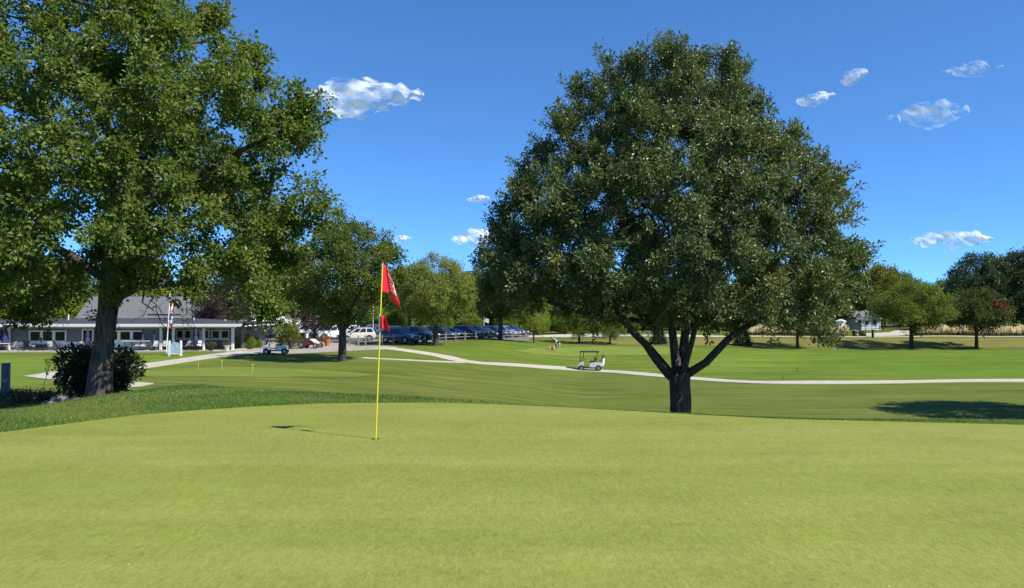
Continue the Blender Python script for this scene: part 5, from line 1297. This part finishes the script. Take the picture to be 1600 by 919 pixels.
# mulch bed, rocks and weeds at the left
bed = [G(x, y) for x, y in ((-60, 636), (0, 636), (60, 626), (110, 620))] + [D(px, d) for px, d in ((150, 19.6), (215, 20.6), (222, 23.5), (160, 25.5), (90, 25.5), (20, 27), (-60, 27), (-90, 22))]
sheet('mulch_bed', bed, MT['mulch'], .03, .1)
def rock(px, d, s, label, seed, lift=0):
    rng = random.Random(seed); bm = bmesh.new(); bmesh.ops.create_icosphere(bm, subdivisions=3, radius=1)
    from mathutils import noise
    for v in bm.verts:
        n = noise.noise(v.co * 1.3 + Vector((seed, 0, 0))) * .35 + noise.noise(v.co * 4 + Vector((0, seed, 0))) * .08; v.co *= 1 + n; v.co.z = max(v.co.z, -.5); v.co = Vector((v.co.x * s[0], v.co.y * s[1], v.co.z * s[2]))
    me = bpy.data.meshes.new('rock'); bm.to_mesh(me); bm.free(); me.materials.append(MT['rock']); o = link('rock', me); o.location = D(px, d, s[2] * .35 + lift); tag(o, label, 'rock')
rock(95, 19.6, (.27, .2, .16), 'larger pinkish grey rock at the edge of the mulch bed left of the tree', 3)
rock(78, 19.2, (.14, .12, .08), 'small pale rock left of the larger rock on the mulch', 5)
rock(118, 19.8, (.16, .12, .07), 'flat rock between the larger rock and the trunk', 8)
rock(205, 21.5, (.2, .15, .1), 'pale rock at the right foot of the dark shrub', 12)
rock(222, 21.8, (.13, .1, .07), 'small pale rock farther right of the dark shrub', 15)
def weeds():
    rng = np.random.default_rng(77); P = []
    for k in range(70):
        x = rng.uniform(-20, 95); d = rng.uniform(21.5, 26.5); c = np.array(D(x, d)); P.append(c + np.abs(rng.normal(size=(70, 3))) * np.array([.0, 0, .11]) + rng.normal(size=(70, 3)) * np.array([.16, .16, .02]))
    P = np.concatenate(P); lm = leaves(P, rng.normal(size=P.shape) + np.array([0, 0, .8]), .08, .5, rng, L_BUSH, 'ground_cover'); tag(link('ground_cover', lm), 'low dark green plants covering the mulch in the tree shade', 'plants', kind='stuff')
    p = D(68, 22.5); t = empty('tall_weed', p, 0, 'tall thin weed with red brown seed heads left of the dark shrub', 'plant'); ch = [([(0, 0, 0), (.05, 0, .5), (.18, 0, 1.0), (.24, 0, 1.28)], [.012, .010, .007, .004])]; pts = []
    for k in range(9):
        z0 = rng.uniform(.5, 1.2); e = (z0 * .17 + rng.uniform(-.25, .25), rng.uniform(-.2, .2), z0 + rng.uniform(.05, .25)); ch.append(([(z0 * .17, 0, z0), e], [.005, .003])); pts += [np.array(e) + rng.normal(size=3) * .03 for _ in range(14)]
    link('stem', tubes(ch, 'stem', MT['bark'], 4), t); o = link('seed_heads', leaves(np.array(pts), rng.normal(size=(len(pts), 3)), .05, .6, rng, L_RED, 'seed_heads'), t); o.color = (1.5, .7, .5, 1); o['kind'] = 'stuff'
weeds()

# ------------------------------------------------------------------ people
SKIN = M('skin', (.45, .26, .18), .55, .08, 20); 
def person(loc, rz, pose, mats, label, hat=None):
    """pose: joint -> (x forward, y left, z).  one skinned body, coloured by region"""
    t = empty('person', loc, rz, label, 'person')
    names = list(pose); bones = [('hip', 'waist'), ('waist', 'chest'), ('chest', 'neck'), ('neck', 'head'), ('head', 'crown')]
    for s in 'lr':
        bones += [('chest', 'sh' + s), ('sh' + s, 'el' + s), ('el' + s, 'wr' + s), ('wr' + s, 'ha' + s), ('hip', 'th' + s), ('th' + s, 'kn' + s), ('kn' + s, 'an' + s), ('an' + s, 'to' + s)]
    rad = {'hip': (.155, .125), 'waist': (.15, .11), 'chest': (.165, .12), 'neck': (.062, .062), 'head': (.088, .098), 'crown': (.07, .078), 'sh': (.068, .068), 'el': (.046, .046), 'wr': (.030, .028), 'ha': (.038, .018), 'th': (.10, .10), 'kn': (.062, .062), 'an': (.04, .042), 'to': (.04, .028)}
    V = [pose[n] for n in names]; idx = {n: i for i, n in enumerate(names)}; E = [(idx[a], idx[b]) for a, b in bones]; RR = [rad.get(n) or rad[n[:2]] for n in names]
    # five fingers on each hand
    for s in 'lr':
        h = Vector(pose['ha' + s]); w = Vector(pose['wr' + s]); dr = (h - w).normalized(); sd = dr.cross(Vector((1, 0, .2))).normalized(); cu = sd.cross(dr)
        for k, (o, ln) in enumerate(((-.030, .07), (-.010, .08), (.010, .075), (.028, .06))):
            b = h + sd * o + dr * .035; m_ = b + dr * ln * .55 + cu * .008; e = b + dr * ln * .9 + cu * .03
            i = len(V); V += [b, m_, e]; RR += [(.009, .009), (.0085, .0085), (.007, .007)]; E += [(idx['ha' + s], i), (i, i + 1), (i + 1, i + 2)]
        b = w.lerp(h, .45) + sd * -.04; i = len(V); V += [b, b + dr * .045 + sd * -.015]; RR += [(.011, .011), (.009, .009)]; E += [(idx['wr' + s], i), (i, i + 1)]
    me = bpy.data.meshes.new('body'); me.from_pydata([tuple(v) for v in V], E, []); tmp = bpy.data.objects.new('tmp', me); col.objects.link(tmp)
    md = tmp.modifiers.new('skin', 'SKIN'); md.use_smooth_shade = True
    sv = me.skin_vertices[0].data if me.skin_vertices else None
    if sv is None:
        bpy.context.view_layer.objects.active = tmp; tmp.select_set(True); bpy.ops.mesh.customdata_skin_add(); sv = me.skin_vertices[0].data
    for i, r_ in enumerate(RR): sv[i].radius = r_; sv[i].use_root = (i == idx['hip'])
    tmp.modifiers.new('sub', 'SUBSURF').levels = 1
    dg = bpy.context.evaluated_depsgraph_get(); dg.update(); out = bpy.data.meshes.new_from_object(tmp.evaluated_get(dg)); bpy.data.objects.remove(tmp)
    out.name = 'body'; out.materials.clear()
    for m_ in mats: out.materials.append(m_)      # 0 skin 1 shirt 2 trousers 3 shoes 4 hair 5 vest
    seg = []
    for a, b in bones:
        a_, b_ = Vector(pose[a]), Vector(pose[b]); k = a[:2] if a[:2] in ('sh', 'el', 'wr', 'th', 'kn', 'an') else a
        seg.append((a_, b_, {'hip': 1, 'waist': 1, 'chest': 1, 'neck': 0, 'head': 0, 'sh': 1, 'el': 0, 'wr': 0, 'th': 2, 'kn': 0 if mats[2].get('short') else 2, 'an': 3}.get(k, 0) if not (a == 'hip' and b[:2] == 'th') else 2))
    for p in out.polygons:
        c = p.center; best = 9; mi = 0
        for a_, b_, m_ in seg:
            ab = b_ - a_; tt = max(0, min(1, (c - a_).dot(ab) / max(ab.length_squared, 1e-9))); dd = (c - a_ - ab * tt).length
            if dd < best: best = dd; mi = m_
        p.material_index = mi; p.use_smooth = True
    b = link('body', out, t)
    hd, nk, cr = Vector(pose['head']), Vector(pose['neck']), Vector(pose['crown']); upv = (cr - nk).normalized(); fw = Vector(pose.get('_face', (1, 0, 0))).normalized(); sd = upv.cross(fw).normalized()
    for s in (-1, 1):
        MB().lathe([(.006, -.006), (.012, 0), (.006, .006)], tuple(hd + fw * .088 + sd * s * .032 + upv * .01), 6).build('eye', MT['black'], t)
        e = hd + sd * s * .092; MB().bar(e - upv * .028, e + upv * .028, .014, 6, .018).build('ear', mats[0], t)
    MB().bar(hd + fw * .088 + upv * .0, hd + fw * .112 - upv * .022, .009, 6, .014).build('nose', mats[0], t); MB().bar(hd + fw * .088 + sd * .02 - upv * .045, hd + fw * .088 - sd * .02 - upv * .045, .006, 5).build('mouth', MT['terracotta'], t)
    c = cr + upv * .0; m = MB(); rings = []
    for rr_, h_ in ((.108, -.03), (.112, 0), (.10, .045), (.06, .08), (.01, .092)): rings.append([tuple(c + (sd * math.cos(6.2832 * i / 14) + fw * math.sin(6.2832 * i / 14)) * rr_ + upv * h_) for i in range(14)])
    m.loft(rings)
    m.prism([tuple(c + fw * .1 + sd * .07), tuple(c + fw * .18 + sd * .04), tuple(c + fw * .18 - sd * .04), tuple(c + fw * .1 - sd * .07)], tuple(upv * .012)); m.build('cap', hat, t, True)
    return t
SHORTS = M('grey_shorts', (.30, .31, .32), .8, .1); SHORTS['short'] = 1
TR = M('brown_trousers', (.12, .06, .03), .8, .15); TR['short'] = 0
WSHIRT, NV, DK = M('white_shirt', (.72, .78, .82), .8, .06), M('navy_vest', (.02, .025, .09), .8, .1), M('dark_green_shirt', (.02, .035, .05), .8, .15)
SHOE = M('pale_shoe', (.7, .68, .55), .6, .05)
bend = {'hip': (0, 0, .95), 'waist': (.10, 0, 1.08), 'chest': (.33, 0, 1.24), 'neck': (.47, 0, 1.33), 'head': (.55, 0, 1.37), 'crown': (.62, 0, 1.43),
        'shl': (.36, .19, 1.24), 'ell': (.42, .22, .95), 'wrl': (.52, .08, .74), 'hal': (.55, .04, .66), 'shr': (.36, -.19, 1.24), 'elr': (.42, -.2, .95), 'wrr': (.50, -.04, .72), 'har': (.54, -.01, .63),
        'thl': (.0, .10, .86), 'knl': (.07, .13, .48), 'anl': (-.02, .15, .08), 'tol': (.16, .17, .03), 'thr': (.0, -.10, .86), 'knr': (.05, -.13, .48), 'anr': (-.05, -.15, .08), 'tor': (.13, -.17, .03), '_face': (.55, 0, -.8)}
def posed(p, **k): q = {a: b for a, b in p.items()}; q.update(k); return q
def run_people():
    fc = bend['_face']
    def clean(p): q = dict(p); return q
    import types
    g1 = G(874.5, 549.5); g1.z += .02
    P1 = person(g1, R(165), PoseDict(bend), [SKIN, WSHIRT, SHORTS, SHOE, MT['black'], NV], 'golfer in a white shirt and grey shorts bending over a putt, nearer the camera', MT['white'])
    v = MB(); rings = []
    for k, (x, z, w, h) in enumerate(((.0, .99, .165, .13), (.09, 1.085, .168, .128), (.22, 1.165, .175, .13), (.33, 1.235, .18, .128))):
        u = Vector((-.55, 0, .83)); rings.append([tuple(Vector((x, 0, z)) + Vector((0, 1, 0)) * w * math.cos(6.2832 * i / 14) + u * h * math.sin(6.2832 * i / 14)) for i in range(14)])
    v.loft(rings, cap=False); o = v.build('vest', NV, P1, True); md = o.modifiers.new('s', 'SOLIDIFY'); md.thickness = .008
    g2 = G(869.5, 548.5); g2.y += .6; g2.z = float(f(g2.x, g2.y)) + .02
    P2 = person(g2, R(190), PoseDict(posed(bend, head=(.50, 0, 1.45), neck=(.42, 0, 1.37), crown=(.55, 0, 1.53), chest=(.28, 0, 1.26), _face=(.9, 0, -.4), wrl=(.62, .12, .85), hal=(.68, .1, .80), ell=(.48, .24, 1.0))), [SKIN, DK, TR, SHOE, MT['black'], NV], 'golfer in a dark shirt and brown trousers stooping behind the first golfer', MT['plastic_dark'])
    # putter of the near golfer
    m = Matrix.Rotation(R(165), 4, 'Z'); 
    pt = empty('putter', g1 + m @ Vector((.56, 0, 0)), R(165), 'putter held by the golfer in the white shirt', 'golf club'); MB().bar((0, 0, .72), (.06, 0, .04), .009, 6).build('shaft', MT['chrome'], pt); MB().box((.08, 0, .025), (.05, .12, .035)).build('head', MT['chrome'], pt)
    # orange flag laid low beside the golfers
    g3 = G(866.5, 550.5); g3.z += .02; t = empty('orange_flag', g3, R(180), 'orange red flag on its stick held low beside the golfers', 'flag')
    MB().bar((0.0, 0, .05), (-.6, .05, .80), .012, 6).build('pole', MT['wood_grey'], t)
    rows = [[(-.05 + u * .62 * (1), .08 * math.sin(u * 6), .72 - v_ * .42 - u * .12) for u in [j / 8 for j in range(9)]] for v_ in [i / 5 for i in range(6)]]
    cloth('flag', [[Vector(p) for p in r_] for r_ in rows], M('orange_cloth', (.62, .27, .14), .7, .1), t, th=.004)
class PoseDict(dict):
    def __iter__(s): return iter([k for k in dict.keys(s) if k != '_face'])
run_people()

# ------------------------------------------------------------------ clouds
def cloud_mat():
    m, nt, n, l, p = new_mat('cloud'); p.inputs['Base Color'].default_value = (.93, .94, .97, 1); p.inputs['Roughness'].default_value = 1; p.inputs['Specular IOR Level'].default_value = 0
    lw = n.new('ShaderNodeLayerWeight'); lw.inputs[0].default_value = .5
    geo = n.new('ShaderNodeNewGeometry'); dot = n.new('ShaderNodeVectorMath'); dot.operation = 'DOT_PRODUCT'; l.new(geo.outputs['Incoming'], dot.inputs[0]); l.new(geo.outputs['Normal'], dot.inputs[1])
    ab = n.new('ShaderNodeMath'); ab.operation = 'ABSOLUTE'; l.new(dot.outputs['Value'], ab.inputs[0])
    tc = n.new('ShaderNodeTexCoord'); no = n.new('ShaderNodeTexNoise'); no.inputs['Scale'].default_value = .030; no.inputs['Detail'].default_value = 5; no.inputs['Roughness'].default_value = .5
    mp = n.new('ShaderNodeMapping'); mp.inputs['Scale'].default_value = (.45, 1, 1); l.new(tc.outputs['Object'], mp.inputs[0]); l.new(mp.outputs[0], no.inputs[0])
    def mm_(op, a, b, cl=False):
        t = n.new('ShaderNodeMath'); t.operation = op; t.use_clamp = cl
        for k, v in enumerate((a, b)):
            if isinstance(v, (int, float)): t.inputs[k].default_value = v
            else: l.new(v, t.inputs[k])
        return t.outputs[0]
    oi = n.new('ShaderNodeObjectInfo'); sx = n.new('ShaderNodeSeparateColor'); l.new(oi.outputs['Color'], sx.inputs[0])
    e = mm_('ADD', mm_('SUBTRACT', ab.outputs[0], .48), mm_('MULTIPLY', mm_('SUBTRACT', no.outputs[0], .5), 2.6))
    e = mm_('MULTIPLY', mm_('MULTIPLY', e, 1.15, True), sx.outputs[0], True); m2 = type('o', (), {'outputs': [e]})
    tb = n.new('ShaderNodeBsdfTransparent'); tl = n.new('ShaderNodeBsdfTranslucent'); tl.inputs[0].default_value = (.93, .94, .97, 1); mm = n.new('ShaderNodeMixShader'); mm.inputs[0].default_value = .18; l.new(p.outputs[0], mm.inputs[1]); l.new(tl.outputs[0], mm.inputs[2])
    ms = n.new('ShaderNodeMixShader'); l.new(m2.outputs[0], ms.inputs[0]); l.new(tb.outputs[0], ms.inputs[1]); l.new(mm.outputs[0], ms.inputs[2]); l.new(ms.outputs[0], n['Material Output'].inputs[0]); return m
CM = cloud_mat()
def cloud(px, py, w, h, label, seed, dens=.8, tilt=0., n=26, dist=2200.):
    rng = random.Random(seed); from mathutils import noise
    c = at(px, py, dist); k = dist / FPX; W, Hh = w * k, h * k; bm = bmesh.new()
    for i in range(n):
        u = rng.gauss(0, .26); u = max(-.5, min(.5, u)); env = (1 - (2 * abs(u)) ** 1.6); v = rng.uniform(-.28, .25) * env
        r = Hh * (.14 + .26 * env * rng.uniform(.6, 1.1)); x = u * W; z = v * Hh + x * tilt
        bmesh.ops.create_icosphere(bm, subdivisions=3, radius=1, matrix=Matrix.Translation((x, rng.uniform(-.3, .3) * Hh, z)) @ Matrix.Diagonal((r * rng.uniform(1.2, 2.4), r * 1.3, r, 1)))
    for v in bm.verts:
        q = v.co / (Hh * .25); v.co += Vector((noise.noise(q), noise.noise(q + Vector((9, 0, 0))), noise.noise(q + Vector((0, 9, 0))))) * Hh * .13 + Vector((noise.noise(q * 3), 0, noise.noise(q * 3 + Vector((5, 5, 0))))) * Hh * .025
    me = bpy.data.meshes.new('cloud'); bm.to_mesh(me); bm.free(); me.materials.append(CM); me.polygons.foreach_set('use_smooth', [True] * len(me.polygons))
    o = link('cloud', me); o.location = c; o.color = (dens, dens, dens, 1); tag(o, label, 'cloud', 'small white clouds')
    rm = o.modifiers.new('skin', 'REMESH'); rm.mode = 'VOXEL'; rm.voxel_size = Hh / 20; rm.use_smooth_shade = True
    sm = o.modifiers.new('soft', 'SMOOTH'); sm.iterations = 16
cloud(560, 149, 180, 54, 'largest bright white cloud, between the two large trees', 1, 1., 0, 40)
cloud(746, 372, 66, 34, 'white cloud low in the sky touching the left edge of the large right tree', 2, .95, .05, 26)
cloud(750, 310, 34, 14, 'tiny faint cloud above the one touching the right tree', 3, .7, .1, 12)
cloud(629, 373, 30, 13, 'tiny cloud low over the wood, above the flagstick', 4, .7, 0, 12)
cloud(1274, 154, 52, 19, 'small cloud just right of the crown of the large right tree', 5, .8, .2, 18)
cloud(1335, 120, 28, 24, 'small round cloud above and right of the crown', 6, .8, .5, 14)
cloud(1455, 176, 135, 38, 'long streaky cloud at the upper right', 7, .55, .12, 34)
cloud(1520, 108, 90, 24, 'thin wispy cloud near the upper right corner', 8, .45, .1, 20)
cloud(1477, 374, 138, 30, 'flat white cloud low on the right above the dark trees', 9, .9, 0, 34)

# small clippings and leaf flecks lying on the green
def litter():
    rng = np.random.default_rng(99); n = 150; y = rng.uniform(4.2, 12.3, n); x = rng.uniform(-.72, .72, n) * y; ok = inside(GREEN, x, y); x, y = x[ok], y[ok]
    P = np.stack([x, y, np.full(len(x), .010)], 1); d = rng.normal(size=(len(x), 3)) * np.array([1, 1, .05])
    me = leaves(P, d, .014, .5, rng, leaf_mat('dry_fleck', (.30, .26, .12), (.55, .50, .32), None, 0, .8, 0, .1), 'leaf_litter', curl=.1, nrm=np.tile([0, 0, 2.], (len(x), 1)))
    tag(link('leaf_litter', me), 'tiny pale leaf flecks scattered on the putting green', 'leaves', kind='stuff')
litter()
